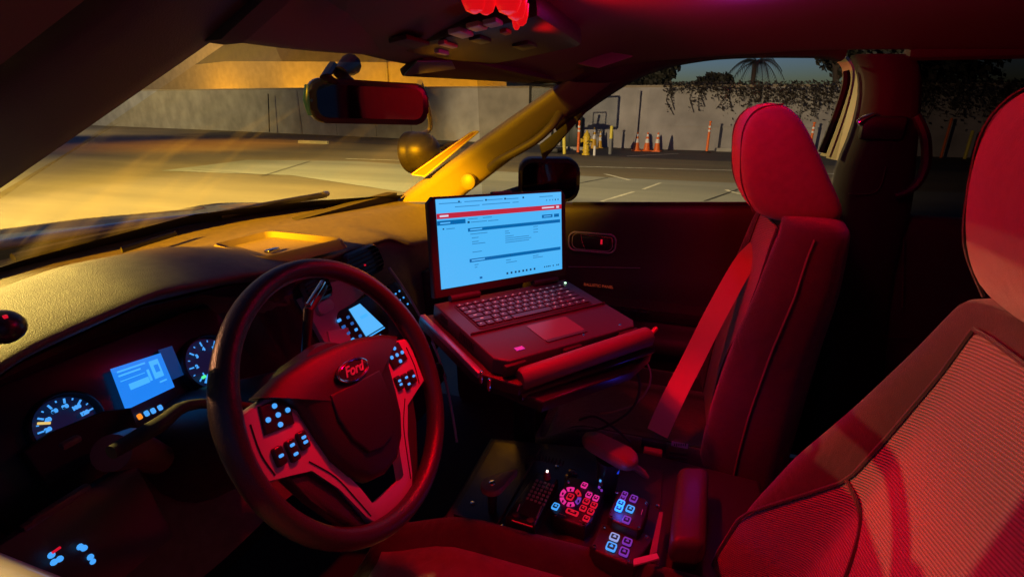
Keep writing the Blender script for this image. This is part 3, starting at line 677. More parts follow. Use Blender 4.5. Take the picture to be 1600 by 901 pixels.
def hood(x, y): return I(x, [-.8, -.3, 0, .35, .87], [1.21, 1.216, 1.202, 1.17, 1.115])-.35*max(0, y-1.62)**2-.02*max(0, y-1.5)+.012*math.exp(-((abs(x)-.42)/.06)**2)
bm = new(); grid(bm, [[(x, y, hood(x, y)) for x in np.linspace(-.86, .86, 31)] for y in np.linspace(1.50, 2.7, 19)]); obj('hood', bm, BODYD, car, solid=.01)
bm = new(); rows = [[Vector((x, I(abs(x), [0, .4, .76], [1.43, 1.40, 1.29])+dy, I(x, [-.76, 0, .76], [1.203, 1.197, 1.148])+dz)) for x in np.linspace(-.8, .8, 25)] for dy, dz in ((-.01, -.02), (0, .0), (.05, .005), (.12, -.012), (.14, -.05))]
grid(bm, rows); obj('cowl', bm, RUB, car)
WM = mat('wiper_black', (.03, .03, .032), .35)
bm = new(); tube(bm, smooth_path([ax(x, y, 'y', 1.44) for x, y in ((20, 402), (150, 372), (300, 343), (400, 322), (507, 302))], 4), [.008, .010, .008, .006], 8); wi = obj('wiper', bm, WM, car)
bm = new(); tube(bm, [ax(x, y, 'y', 1.40) for x, y in ((345, 338), (430, 318), (510, 305))], .007, 6, flat=.5); obj('wiper_blade', bm, RUB, wi)
bm = new(); tube(bm, [ax(x, y, 'y', 1.43) for x, y in ((505, 303), (512, 302))], .009, 8); obj('wiper_cap', bm, mat('steel', (.5, .5, .52), .3, metal=1), wi)
bm = new(); tube(bm, [ax(x, y, 'y', 1.425) for x, y in ((400, 322), (470, 311))], .003, 6); obj('wiper_arm', bm, CHR, wi)

# roof lining + header
def roof(x, y):
    e = abs(x)/.68; zc = I(y, [-1.6, -.6, 0, .45, .62, .80], [1.60, 1.66, 1.675, 1.655, 1.61, 1.563])
    return zc-.055*e**3
bm = new(); rows = []
for x in np.linspace(-.68, .68, 25):
    yf = .645+.14*(1-(x/.62)**2) if abs(x) < .62 else .645
    rows.append([(x, y, roof(x, y)-(.02 if y > .6 else 0)) for y in np.linspace(-1.6, yf+.01, 26)])
grid(bm, rows); rl = obj('roof_lining', bm, LINER, car, solid=.012, sub=1)
bm = new(); rows = []
for s_ in np.linspace(-1, 1, 25):
    p = wsp(s_, 1.0); yf = p.y-.07; rows.append([p+Vector((0, .012, .004)), p+Vector((0, 0, -.006)), p+Vector((0, -.02, .002)), Vector((p.x, yf, max(roof(p.x, yf)-.012, p.z+.012)))])
grid(bm, rows); obj('windshield_header', bm, LINER, car, sub=1)
bm = new(); grid(bm, [[wsp(s_, t_)+Vector((0, -.004, -.001)) for s_ in np.linspace(-1, 1, 25)] for t_ in (-.01, .02, .055)]); obj('glass_border', bm, mat('black_glass_border', (.012, .012, .012), .6), ws)
# passenger A pillar trim
def pil(a0, a1, b0, b1, n, name, mt, depth, parent=car, bulge=.012, sub_=1):
    """strip between edge a (a0->a1) and edge b, bulging toward the cabin"""
    a0, a1, b0, b1 = map(Vector, (a0, a1, b0, b1)); rows = []
    nn_ = (a1-a0).cross(b0-a0).normalized()
    if nn_.dot(Vector((0, .3, 1.3))-a0) < 0: nn_ = -nn_
    for i in range(n+1):
        t = i/n; p = a0.lerp(a1, t); q = b0.lerp(b1, t)
        rows.append([p-nn_*depth, p, p.lerp(q, .25)+nn_*bulge, p.lerp(q, .75)+nn_*bulge, q, q-nn_*depth])
    bm = new(); grid(bm, rows); return obj(name, bm, mt, parent, sub=sub_)
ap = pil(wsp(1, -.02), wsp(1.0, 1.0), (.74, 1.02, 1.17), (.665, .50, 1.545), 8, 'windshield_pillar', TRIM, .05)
ap['label'] = 'amber-lit passenger windshield pillar'
# grab handle
hp_ = [ax(x, y, 'x', xx) for x, y, xx in ((874, 178, .64), (862, 196, .61), (838, 218, .60), (808, 236, .60), (782, 250, .61), (768, 262, .64))]
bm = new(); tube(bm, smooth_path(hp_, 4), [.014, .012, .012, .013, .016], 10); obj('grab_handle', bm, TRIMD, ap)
bm = new(); lathe(bm, [(.028, 0), (.026, .012), (.015, .018), (.001, .018)], 18, frame(ax(733, 283, 'x', .70), (0, 1, 0), (0, 0, 1)) @ Matrix.Rotation(math.pi, 4, 'X')); obj('pillar_cap', bm, TRIM, ap)
# driver A pillar and door frame
oa = ax(150, 0, 'x', -.69); ob = ax(0, 115, 'x', -.712)
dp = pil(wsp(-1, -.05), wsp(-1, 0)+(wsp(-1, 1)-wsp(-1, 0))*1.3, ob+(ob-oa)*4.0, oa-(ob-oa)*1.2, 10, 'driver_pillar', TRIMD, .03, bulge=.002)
pil(ob+(ob-oa)*4.0+Vector((-.003, 0, .001)), oa-(ob-oa)*1.2+Vector((-.003, 0, .001)), ob+(ob-oa)*4+Vector((-.09, -.03, .02)), oa-(ob-oa)*1.2+Vector((-.09, -.05, .04)), 6, 'door_frame', mat('door_frame_paint', (.16, .12, .07), .5), .01, bulge=.0, sub_=0)
slab_ = [ax(x, y, 'x', -.572) for x, y in ((350, 70), (380, 67), (450, 5), (500, -60), (400, -90), (330, 20))]
bm = new(); A = [bm.verts.new(p) for p in slab_]; B = [bm.verts.new(p+Vector((-.02, 0, .0))) for p in slab_]; bm.faces.new(A); bm.faces.new(B[::-1])
for i in range(6): bm.faces.new((A[i], A[(i+1) % 6], B[(i+1) % 6], B[i]))
obj('pillar_corner', bm, LINER, car)
# orange strip on the windshield edge, amber reflection put into its colour
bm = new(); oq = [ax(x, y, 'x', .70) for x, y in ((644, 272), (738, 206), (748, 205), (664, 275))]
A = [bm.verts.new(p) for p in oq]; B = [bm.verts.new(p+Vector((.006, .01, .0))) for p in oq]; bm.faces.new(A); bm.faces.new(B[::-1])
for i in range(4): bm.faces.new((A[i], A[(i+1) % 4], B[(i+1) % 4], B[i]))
os_ = obj('amber_reflection_strip', bm, mat('orange_strip', (.16, .05, .008), .6), car, smooth=False)
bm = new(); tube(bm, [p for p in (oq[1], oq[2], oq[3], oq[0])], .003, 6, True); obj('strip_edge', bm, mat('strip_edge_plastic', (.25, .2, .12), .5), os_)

# visor, overhead console
def slab(pts, th, mt, name, parent=car, bev=.004):
    P = [Vector(p) for p in pts]; n = (P[1]-P[0]).cross(P[2]-P[0]).normalized()
    if n.z > 0: n = -n
    bm = new(); A = [bm.verts.new(p) for p in P]; B = [bm.verts.new(p-n*th) for p in P]; k = len(P)
    bm.faces.new(A); bm.faces.new(B[::-1])
    for i in range(k): bm.faces.new((A[i], A[(i+1) % k], B[(i+1) % k], B[i]))
    bmesh.ops.bevel(bm, geom=bm.edges[:], offset=bev, segments=2, affect='EDGES', profile=.5)
    return obj(name, bm, mt, parent)
VIS = mat('visor_cloth', (.04, .037, .04), .85, bump=.2, scale=800)
v1 = slab([ax(628, 120, 'y', .80), ax(662, 92, 'y', .74), ax(720, 94, 'y', .72), ax(880, 128, 'x', .60), ax(852, 131, 'x', .60)], .015, VIS, 'sun_visor')
slab([ax(631, 119, 'y', .79), ax(652, 96, 'y', .745), ax(706, 96, 'y', .715), ax(712, 108, 'y', .725)], .003, mat('blue_grey_mirror_cover', (.06, .14, .2), .35), 'vanity_cover', v1, .001)
v2 = slab([(-.10, .75, 1.578), (-.54, .64, 1.545), (-.57, .50, 1.60), (-.12, .60, 1.625)], .018, VIS, 'sun_visor')
slab([ax(440, 20, 'z', 1.575), ax(452, 17, 'z', 1.575), ax(537, 42, 'z', 1.575), ax(530, 48, 'z', 1.572)], .002, mat('teal_label', (.05, .2, .3), .5, var=.2, vscale=40), 'visor_label', v2, .0005)
slab([ax(528, 43, 'z', 1.573), ax(537, 42, 'z', 1.573), ax(548, 47, 'z', 1.573), ax(540, 51, 'z', 1.571)], .002, mat('silver_label', (.5, .45, .4), .5), 'visor_label', v2, .0005)
slab([ax(893, 98, 'x', .50), ax(955, 82, 'x', .52), ax(990, 88, 'x', .52), ax(935, 107, 'x', .50)], .003, mat('pale_visor_label', (.14, .11, .11), .6), 'visor_label', v1, .001)
bm = new(); OM = frame((.02, .64, 1.590), (1, 0, 0), (0, 1, -.16)); box(bm, (.02, .0, 0), (.34, .26, .04), OM, .012)
oc = obj('overhead_console', bm, PL, car)
OCN = OM.to_3x3() @ Vector((0, 0, 1))
def oh(px, py): return OM.inverted() @ at(px, py, OM.translation-OCN*.021, OCN)
for q, w_, h_, mt in (((640, 64), .07, .03, VIS), ((720, 50), .05, .02, mat('bluish_button_plastic', (.30, .33, .55), .35)), ((745, 40), .035, .02, SILV), ((770, 34), .03, .02, mat('bluish_button_plastic', (.30, .33, .55), .35)), ((790, 48), .025, .012, mat('red_lens_button', (.3, .02, .03), .3)), ((700, 68), .05, .012, SILV), ((690, 80), .04, .010, mat('bluish_button_plastic', (.30, .33, .55), .35)), ((750, 60), .05, .02, PLS), ((820, 70), .06, .03, PLS)):
    p = oh(*q); bm = new(); box(bm, (p.x, p.y, -.022), (w_, h_, .007), OM, .002); obj('overhead_button', bm, mt, oc)
LENS = mat('red_lit_lens', (.5, .02, .02), .25, emit=(1, .005, .01), estr=.6)
for q, sz in (((741, 3), .013), ((759, 5), .011), ((794, 5), .014), ((806, 15), .012), ((815, 24), .008), ((807, 31), .006)):
    p = ax(*q, 'z', 1.572); bm = new(); lathe(bm, [(sz*1.1, .012), (sz, 0), (sz*.7, -.008), (.002, -.011)], 16, Matrix.Translation(p)); obj('map_light', bm, LENS, oc)
p = ax(910, 78, 'z', 1.60); bm = new(); tube(bm, [ax(850, 62, 'z', 1.6), ax(884, 70, 'z', 1.6)], .004, 6); obj('console_edge', bm, mat('red_lens_button', (.3, .02, .03), .3), oc)
# dome lamp
bm = new(); lathe(bm, [(.075, 1.665), (.072, 1.64), (.055, 1.628), (.05, 1.628)], 28, Matrix.Translation((-.06, .15, .004))); dl = obj('dome_lamp', bm, PL, car)
bm = new(); lathe(bm, [(.048, 1.628), (.04, 1.618), (.02, 1.613), (.002, 1.612)], 24, Matrix.Translation((-.06, .15, .004))); obj('lens', bm, mat('violet_red_lens', (.3, .02, .1), .3, emit=(1, .02, .45), estr=2.0), dl)

# spotlight outside the passenger pillar
sp = thing('spotlight', 'round black spotlight on its bracket outside the passenger windshield edge', 'spotlight', (.80, 1.2, 1.2))
c = ax(655, 237, 'y', 1.22)
DARKCH = mat('dark_chrome', (.045, .04, .038), .42, metal=.6, bump=.1, scale=300)
bm = new(); prof = [(.072*math.sin(a), -.085*math.cos(a)) for a in np.linspace(.05, math.pi*.55, 12)]+[(.076, .02), (.076, .04), (.066, .045), (.01, .05)]
lathe(bm, prof, 28, Matrix.Translation(c) @ Vector((.15, .95, -.1)).to_track_quat('Z', 'Y').to_matrix().to_4x4()); obj('housing', bm, DARKCH, sp)
bm = new(); tube(bm, smooth_path([c+Vector((.0, 0, .06)), ax(672, 200, 'y', 1.2), ax(668, 165, 'y', 1.15), ax(656, 128, 'y', 1.10)], 4), .009, 8); obj('bracket', bm, mat('amber_reflection_bracket', (.5, .42, .25), .35, metal=.6), sp)  # yellow reflections on the mount are put into its colour
bm = new(); tube(bm, [c+Vector((.02, -.02, .0)), c+Vector((.10, -.12, .03))], .012, 8); obj('arm', bm, BLK, sp)

# passenger door
PD = []
DY = [1.05, .8, .6, .35, .1, -.12]
zs = [1.15, 1.168, 1.186, 1.20, 1.212, 1.218]
def beltz(y): return I(-y, [-1.05, -.8, -.6, -.35, -.1, .12], zs)
bm = new(); rows = []
for y in np.linspace(1.05, -.13, 24):
    zb = beltz(y)
    rows.append([(.80, y, zb-.02), (.775, y, zb-.004), (.745, y, zb), (.725, y, zb-.012), (.722, y, zb-.05), (.735, y, zb-.13), (.738, y, zb-.22), (.73, y, zb-.27), (.735, y, zb-.31), (.738, y, zb-.36), (.725, y, .80), (.66, y, .775), (.65, y, .75), (.66, y, .71), (.72, y, .68), (.73, y, .45), (.73, y, .35)])
DPL = mat('door_vinyl', (.05, .036, .036), .5, bump=.3, scale=700)
bm2 = bm; grid(bm2, rows); door = obj('passenger_door', bm2, DPL, car, sub=1)
# handle bezel and lever
DM = frame(ax(925, 378, 'x', .722), (0, -1, 0), (0, 0, 1))
bm = new(); o1 = rrect(.155, .062, .022, 6); A = [Vector((x, y, .002)) for x, y in o1]; tube(bm, [DM @ p for p in A], .003, 6, True); tube(bm, [DM @ (p*.86+Vector((0, 0, -.004))) for p in A], .0015, 6, True); hb = obj('door_handle', bm, SILV, door)
bm = new(); prism(bm, rrect(.15, .058, .02, 6), -.012, -.002, DM); obj('handle_cup', bm, PLS, hb)
bm = new(); prism(bm, [(-.035, .02), (.06, .018), (.055, -.018), (-.025, -.02)], -.002, .006, DM, .004); obj('handle_lever', bm, PLS, hb)
bm = new(); tube(bm, [DM @ Vector(p) for p in ((-.038, .024, .006), (-.032, .0, .008), (-.022, -.022, .006))], .002, 6); tube(bm, [DM @ Vector(p) for p in ((-.038, .024, .006), (.062, .022, .006), (.07, -.01, .004))], .0015, 6); obj('handle_edge', bm, CHR, hb)
bm = new(); box(bm, DM @ Vector((.032, .006, .008)), (.003, .006, .016), bev=.001); obj('lock_flag', bm, REDB, hb)
bm = new(); tube(bm, [ax(888, 416, 'x', .728), ax(1000, 418, 'x', .728)], .0013, 6); obj('trim_line', bm, SILV, door)
bm = new(); tube(bm, [ax(895, 317.5, 'x', .735), ax(1172, 317.5, 'x', .735)], .005, 6); obj('window_seal', bm, RUB, door)
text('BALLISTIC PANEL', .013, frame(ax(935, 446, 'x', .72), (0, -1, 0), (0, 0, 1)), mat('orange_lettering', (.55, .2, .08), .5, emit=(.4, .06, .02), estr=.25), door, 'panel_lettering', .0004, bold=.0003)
# window frame of the passenger door: A pillar side to B pillar
wf = [ax(x, y, 'x', .70) for x, y in ((845, 225), (870, 207), (905, 178), (960, 140), (1000, 118), (1050, 101), (1100, 92), (1140, 88), (1200, 86), (1260, 86), (1300, 87), (1322, 93), (1336, 108), (1338, 130), (1330, 165), (1315, 215), (1300, 250))]
wf2 = smooth_path(wf, 3)
# inner frame surface: from window opening out to the roof rail
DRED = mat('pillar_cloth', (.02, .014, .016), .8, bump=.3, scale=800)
bm = new(); rows = []
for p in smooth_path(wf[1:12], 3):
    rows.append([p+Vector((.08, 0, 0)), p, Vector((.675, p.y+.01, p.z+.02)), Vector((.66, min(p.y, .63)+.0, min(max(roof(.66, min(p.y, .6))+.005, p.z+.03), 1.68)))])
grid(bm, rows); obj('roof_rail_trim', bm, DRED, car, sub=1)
# bottom front corner of the side window, sail panel
slab([ax(845, 225, 'x', .71), ax(900, 182, 'x', .71), ax(925, 165, 'x', .71), ax(850, 250, 'x', .725)], .02, RUB, 'sail_panel', door, .003)
# B pillar
def bpil(px_list, xx, name, mt, th=.02, parent=car):
    return slab([ax(x, y, 'x', xx) for x, y in px_list], th, mt, name, parent, .004)
bp_ = bm = new()
L1 = [(1335, 84), (1347, 100), (1353, 128), (1349, 165), (1333, 222), (1312, 258), (1304, 330), (1302, 420), (1290, 560), (1270, 700)]
L2 = [(1440, 84), (1447, 100), (1448, 130), (1446, 170), (1442, 222), (1438, 262), (1436, 330), (1400, 420), (1390, 560), (1380, 700)]
rows = []
for a, b in zip(L1, L2):
    A_ = ax(*a, 'x', .715); B_ = ax(*b, 'x', .70); Mi = ax((a[0]+b[0])/2, (a[1]+b[1])/2, 'x', .685)
    rows.append([A_+Vector((.06, 0, 0)), A_, A_.lerp(Mi, .6)+Vector((-.006, 0, 0)), Mi, Mi.lerp(B_, .5), B_, B_+Vector((.06, 0, 0))])
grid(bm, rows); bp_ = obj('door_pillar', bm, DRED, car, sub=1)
# cream door frame strips (outside, lit by an added spot)
CRM = mat('cream_frame_paint', (.6, .5, .3), .5)
for (pts, wid, xx) in ((((1334, 92), (1341, 108), (1340, 135), (1332, 168), (1319, 206), (1303, 249)), .050, .83), (((1316, 92), (1325, 106), (1325, 130), (1317, 165), (1304, 206), (1290, 244)), .032, .80)):
    bm = new(); ribbon(bm, [(ax(x, y, 'x', xx), Vector((.84, .54, .05))) for x, y in pts], wid, .004); obj('window_frame_strip', bm, CRM, door)
bm = new(); tube(bm, smooth_path([ax(x, y, 'x', .77) for x, y in ((1322, 110), (1322, 130), (1312, 165), (1297, 206), (1284, 238))], 4), [.008, .010, .010, .011, .012], 6); obj('window_seal', bm, RUB, door)
# belt anchor and grips on the pillar
bm = new(); q = ax(1350, 187, 'x', .68); tube(bm, [q+Vector((0, .012, -.008)), q, q+Vector((0, -.02, .012))], [.008, .012, .008], 10); ba = obj('belt_anchor', bm, CHR, bp_)
bm = new(); q = ax(1378, 200, 'x', .685); box(bm, q, (.03, .10, .06), bev=.012); obj('anchor_cover', bm, PL, bp_)
bm = new(); tube(bm, smooth_path([ax(x, y, 'x', .66) for x, y in ((1432, 180), (1446, 215), (1446, 260), (1428, 292), (1398, 306))], 5), [.010, .012, .012, .011, .008], 8); obj('pillar_grip', bm, PL, bp_)
bm = new(); tube(bm, smooth_path([ax(x, y, 'x', .68) for x, y in ((1326, 302), (1360, 302), (1376, 290), (1384, 260))], 4), .0016, 6); obj('trim_line', bm, DPL, bp_)
# rear door: window and panel
bm = new(); rows = []
for y in np.linspace(-.24, -1.5, 14):
    rows.append([(.78, y, 1.20), (.74, y, 1.205), (.715, y, 1.195), (.72, y, 1.10), (.725, y, .85), (.70, y, .8), (.72, y, .4)])
grid(bm, rows); rd = obj('rear_door', bm, DPL, car, sub=1)
bm = new(); grid(bm, [[(.765, y, 1.2), (.70, y, 1.60)] for y in np.linspace(-.22, -1.5, 8)]); obj('rear_window', bm, glass('tinted_rear_glass', (.06, .05, .05), .3), rd)
bm = new(); box(bm, (.69, -.85, 1.625), (.05, 1.3, .07), bev=.02); obj('roof_rail_trim', bm, DRED, car)
bm = new(); tube(bm, [ax(1412, 370, 'x', .70), ax(1410, 480, 'x', .70)], .0016, 6); tube(bm, [ax(1378, 524, 'x', .70), ax(1425, 526, 'x', .70)], .002, 6); obj('trim_line', bm, mat('red_brown_plastic', (.09, .05, .05), .4), rd)
# side window glass
bm = new(); grid(bm, [[(.775+.0*(y), y, beltz(y)-.01), (.735, y, 1.62)] for y in np.linspace(.95, -.12, 8)]); obj('side_window', bm, glass('side_glass', (.72, .70, .66), .35), door)
bm = new(); box(bm, (.775, -.17, .80), (.05, .24, .86), bev=.01); obj('pillar_base', bm, DRED, car)
# floor, firewall, rear bulkhead, rear seat, driver door
FLO = mat('floor_mat', (.02, .018, .018), .9, bump=.5, scale=300)
bm = new(); box(bm, (0, 0, .34), (1.5, 3.0, .04)); obj('floor', bm, FLO, car, smooth=False)
bm = new(); box(bm, (0, 1.30, .75), (1.5, .04, .86)); obj('firewall', bm, FLO, car, smooth=False)
bm = new(); box(bm, (0, -1.62, 1.0), (1.45, .06, 1.3), bev=.02); obj('rear_bulkhead', bm, FLO, car)
bm = new(); box(bm, (0, -1.05, .62), (1.35, .55, .28), bev=.06, seg=3); box(bm, (0, -1.40, 1.0), (1.35, .16, .62), Matrix.Identity(4), .05, 3); obj('rear_seat', bm, FAB, car)
bm = new(); rows = []
for y in np.linspace(1.12, -.15, 10):
    rows.append([(-.75, y, .40), (-.74, y, .90), (-.745, y, 1.15), (-.758, y, 1.19), (-.775, y, 1.20), (-.81, y, 1.195), (-.84, y, 1.17), (-.86, y, 1.05), (-.87, y, .5)])
grid(bm, rows); obj('driver_door', bm, BODY, car, sub=1)

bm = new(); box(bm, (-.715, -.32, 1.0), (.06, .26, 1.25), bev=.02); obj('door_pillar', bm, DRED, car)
bm = new(); box(bm, (-.745, -1.02, .79), (.06, 1.14, .84), bev=.02); rl_ = obj('rear_door', bm, DPL, car)
bm = new(); grid(bm, [[(-.765, y, 1.21), (-.70, y, 1.60)] for y in np.linspace(-.45, -1.58, 6)]); obj('rear_window', bm, glass('tinted_rear_glass', (.06, .06, .06), .3), rl_)
# exterior mirror
em = thing('side_mirror', 'black passenger side mirror just beyond the laptop lid', 'side mirror', (.92, .86, 1.05))
XM = frame(ax(861, 281, 'x', 1.0), (.25, -.97, 0), (0.0, 0, 1))
XM = frame(ax(858, 282, 'x', 1.0), (.30, -.95, 0), (0, 0, 1))
bm = new(); prism(bm, rrect(.235, .165, .05, 6), -.10, .0, XM, .012); obj('housing', bm, BLK, em)
bm = new(); prism(bm, rrect(.205, .135, .04, 6), .0005, .003, XM); obj('mirror_glass', bm, mat('mirror_glass', (.07, .07, .075), .06, metal=1), em)
bm = new(); tube(bm, [XM @ Vector((-.09, -.05, -.05)), XM @ Vector((-.2, -.08, -.02))], .03, 8); obj('mount', bm, BLK, em)

# ================================================================== REARVIEW MIRROR
rmM = frame(ax(580, 160, 'y', .86), (.74, -.67, -.03), (-.02, -.05, 1))
rm = thing('rearview_mirror', 'black rearview mirror hanging from the windshield with a bluish left end', 'mirror', M=rmM)
bm = new(); prism(bm, rrect(.220, .076, .024, 6), -.02, .008, None, .006); obj('housing', bm, PLS, rm, world=False)
bm = new(); prism(bm, rrect(.196, .056, .018, 6), .0085, .011); obj('mirror_glass', bm, mat('mirror_silver', (.36, .34, .36), .05, metal=1), rm, world=False)
bm = new(); tube(bm, [(-.104, .024, -.008), (-.107, 0, -.004), (-.104, -.024, -.008)], [.010, .013, .010], 10); obj('end_cap', bm, mat('blue_grey_plastic', (.025, .09, .2), .3), rm, world=False)
bm = new(); Mi = rmM.inverted(); tube(bm, [(-.02, .02, -.03), Mi @ ax(530, 112, 'y', .90), Mi @ ax(548, 100, 'y', .93)], [.014, .012, .02], 10); tube(bm, [(-.05, .025, -.02), Mi @ ax(508, 118, 'y', .89), Mi @ ax(520, 104, 'y', .92)], .010, 8); obj('stalk', bm, BLK, rm, world=False)

# ================================================================== STEERING WHEEL
t = R(26.8); WM0 = frame((-.40, .687, 1.106), (1, 0, 0), (0, math.sin(t), math.cos(t))) @ Matrix.Rotation(R(-9), 4, 'Z')
sw = thing('steering_wheel', 'black leather steering wheel with silver spokes and blue-lit buttons', 'steering wheel', M=WM0)
O = lambda name, bm, mt, parent=sw, **k: obj(name, bm, mt, parent, world=False, **k)
bm = new(); NR = 72; rings = []
for i in range(NR):
    a = 2*math.pi*i/NR; d = Vector((math.cos(a), math.sin(a), 0)); thick = .0140+.0022*math.exp(-((math.sin(a)-.25)/.25)**2)*(abs(math.cos(a)) > .3)
    rings.append([bm.verts.new(d*(.179+thick*math.cos(b)*.95)+Vector((0, 0, thick*math.sin(b)*1.08))) for b in [2*math.pi*k/16 for k in range(16)]])
for i in range(NR):
    A, B = rings[i], rings[(i+1) % NR]
    for k in range(16): bm.faces.new((A[k], A[(k+1) % 16], B[(k+1) % 16], B[k]))
rim = O('rim', bm, LEA)
sil = [(-.166, .034), (-.105, .044), (-.084, .014), (-.073, -.03), (-.058, -.085), (-.044, -.115), (-.036, -.14), (-.034, -.146), (.034, -.146), (.036, -.14), (.044, -.115), (.058, -.085), (.073, -.03), (.084, .014), (.105, .044), (.166, .034),
       (.164, -.044), (.128, -.046), (.098, -.056), (.071, -.096), (.053, -.148), (.038, -.176), (.0, -.180), (-.038, -.176), (-.053, -.148), (-.071, -.096), (-.098, -.056), (-.128, -.046), (-.164, -.044)]
bm = new(); prism(bm, sil, -.020, -.004, None, .004); spk = O('spoke_trim', bm, SILV)
for s in (-1, 1):   # dark lower spokes
    q = [(s*.132, -.046), (s*.100, -.056), (s*.073, -.096), (s*.055, -.148), (s*.046, -.174), (s*.064, -.168), (s*.085, -.135), (s*.112, -.09)]
    bm = new(); prism(bm, q if s > 0 else q[::-1], -.026, -.010, None, .003); O('spoke', bm, LEA)
bm = new(); lathe(bm, [(.07, -.09), (.08, -.03), (.075, -.018), (.02, -.018)], 30); O('hub', bm, PL)
pad = [(-.135, .046), (-.10, .058), (-.05, .066), (0, .068), (.05, .066), (.10, .058), (.135, .046), (.108, .034), (.089, .012), (.081, -.03), (.073, -.062), (.056, -.092), (.030, -.114), (0, -.120), (-.030, -.114), (-.056, -.092), (-.073, -.062), (-.081, -.03), (-.089, .012), (-.108, .034)]
# domed pad
bm = new(); rows = []
for sc, z in ((1, -.014), (1, -.004), (.97, .003), (.88, .008), (.6, .012), (.3, .014)): rows.append([(x*sc, (y+.02)*sc-.02, z) for x, y in pad])
Gd = grid(bm, rows, True); bm.faces.new(Gd[-1]); PAD = mat('horn_pad_vinyl', (.013, .012, .013), .5, bump=.3, scale=900); pd = O('horn_pad', bm, PAD, ang=60)
bm = new(); inner = [(x*.60, (y+.02)*.62-.028) for x, y in pad if y < .04 or abs(x) < .06]
# raised inner panel of the pad
ip = [(-.05, .012), (.05, .012), (.052, -.02), (.044, -.05), (.026, -.078), (.0, -.084), (-.026, -.078), (-.044, -.05), (-.052, -.02)]
prism(bm, ip, .010, .0155, None, .003); O('pad_panel', bm, PAD, pd)
EMc = (.0, .028, 0)
bm = new(); el = [(EMc[0]+.030*math.cos(a), EMc[1]+.0135*math.sin(a)) for a in [2*math.pi*k/40 for k in range(40)]]; prism(bm, el, .008, .0175, None, .001); em_ = O('emblem', bm, mat('emblem_dark_oval', (.03, .03, .05), .2), pd)
bm = new(); tube(bm, [(x, y, .0175) for x, y in el], .0014, 8, True); tube(bm, [(x*.9, (y-EMc[1])*.86+EMc[1], .0176) for x, y in el], .0005, 6, True); O('emblem_ring', bm, CHR, em_)
text('Ford', .019, Matrix.Translation((EMc[0], EMc[1]+.0005, .0180)), SILV, em_, 'emblem_lettering', .0005, .35, False, .0004)
# button clusters
for s in (-1, 1):
    bm = new(); pr = [(s*.094, .034), (s*.134, .036), (s*.140, .004), (s*.100, .0)]
    prism(bm, pr if s > 0 else pr[::-1], -.004, -.0005, None, .002); d = O('button_pod', bm, PLS, sw)
    for (x, y) in ((.117, .029), (.103, .018), (.131, .018), (.117, .018), (.119, .007)):
        bm = new(); lathe(bm, [(.0031, -.0005), (.0028, .0012)], 10, Matrix.Translation((s*x, y, 0))); O('button_light', bm, BLUE, d)
    for (x, y, h_) in ((.098, -.022, .022), (.116, -.026, .026), (.134, -.024, .022)):
        bm = new(); prism(bm, rrect(.013, h_, .003, 3, s*x, y), -.004, .001, None, .002); b_ = O('rocker_button', bm, PLS, sw)
        for dy in ((-.005, .006) if x == .116 else ((.0,) if x > .116 else (-.003, .003))):
            bm = new(); prism(bm, rrect(.0062, .0035, .0015, 3, s*x, y+dy), .001, .002); O('button_light', bm, BLUE, b_, smooth=False)

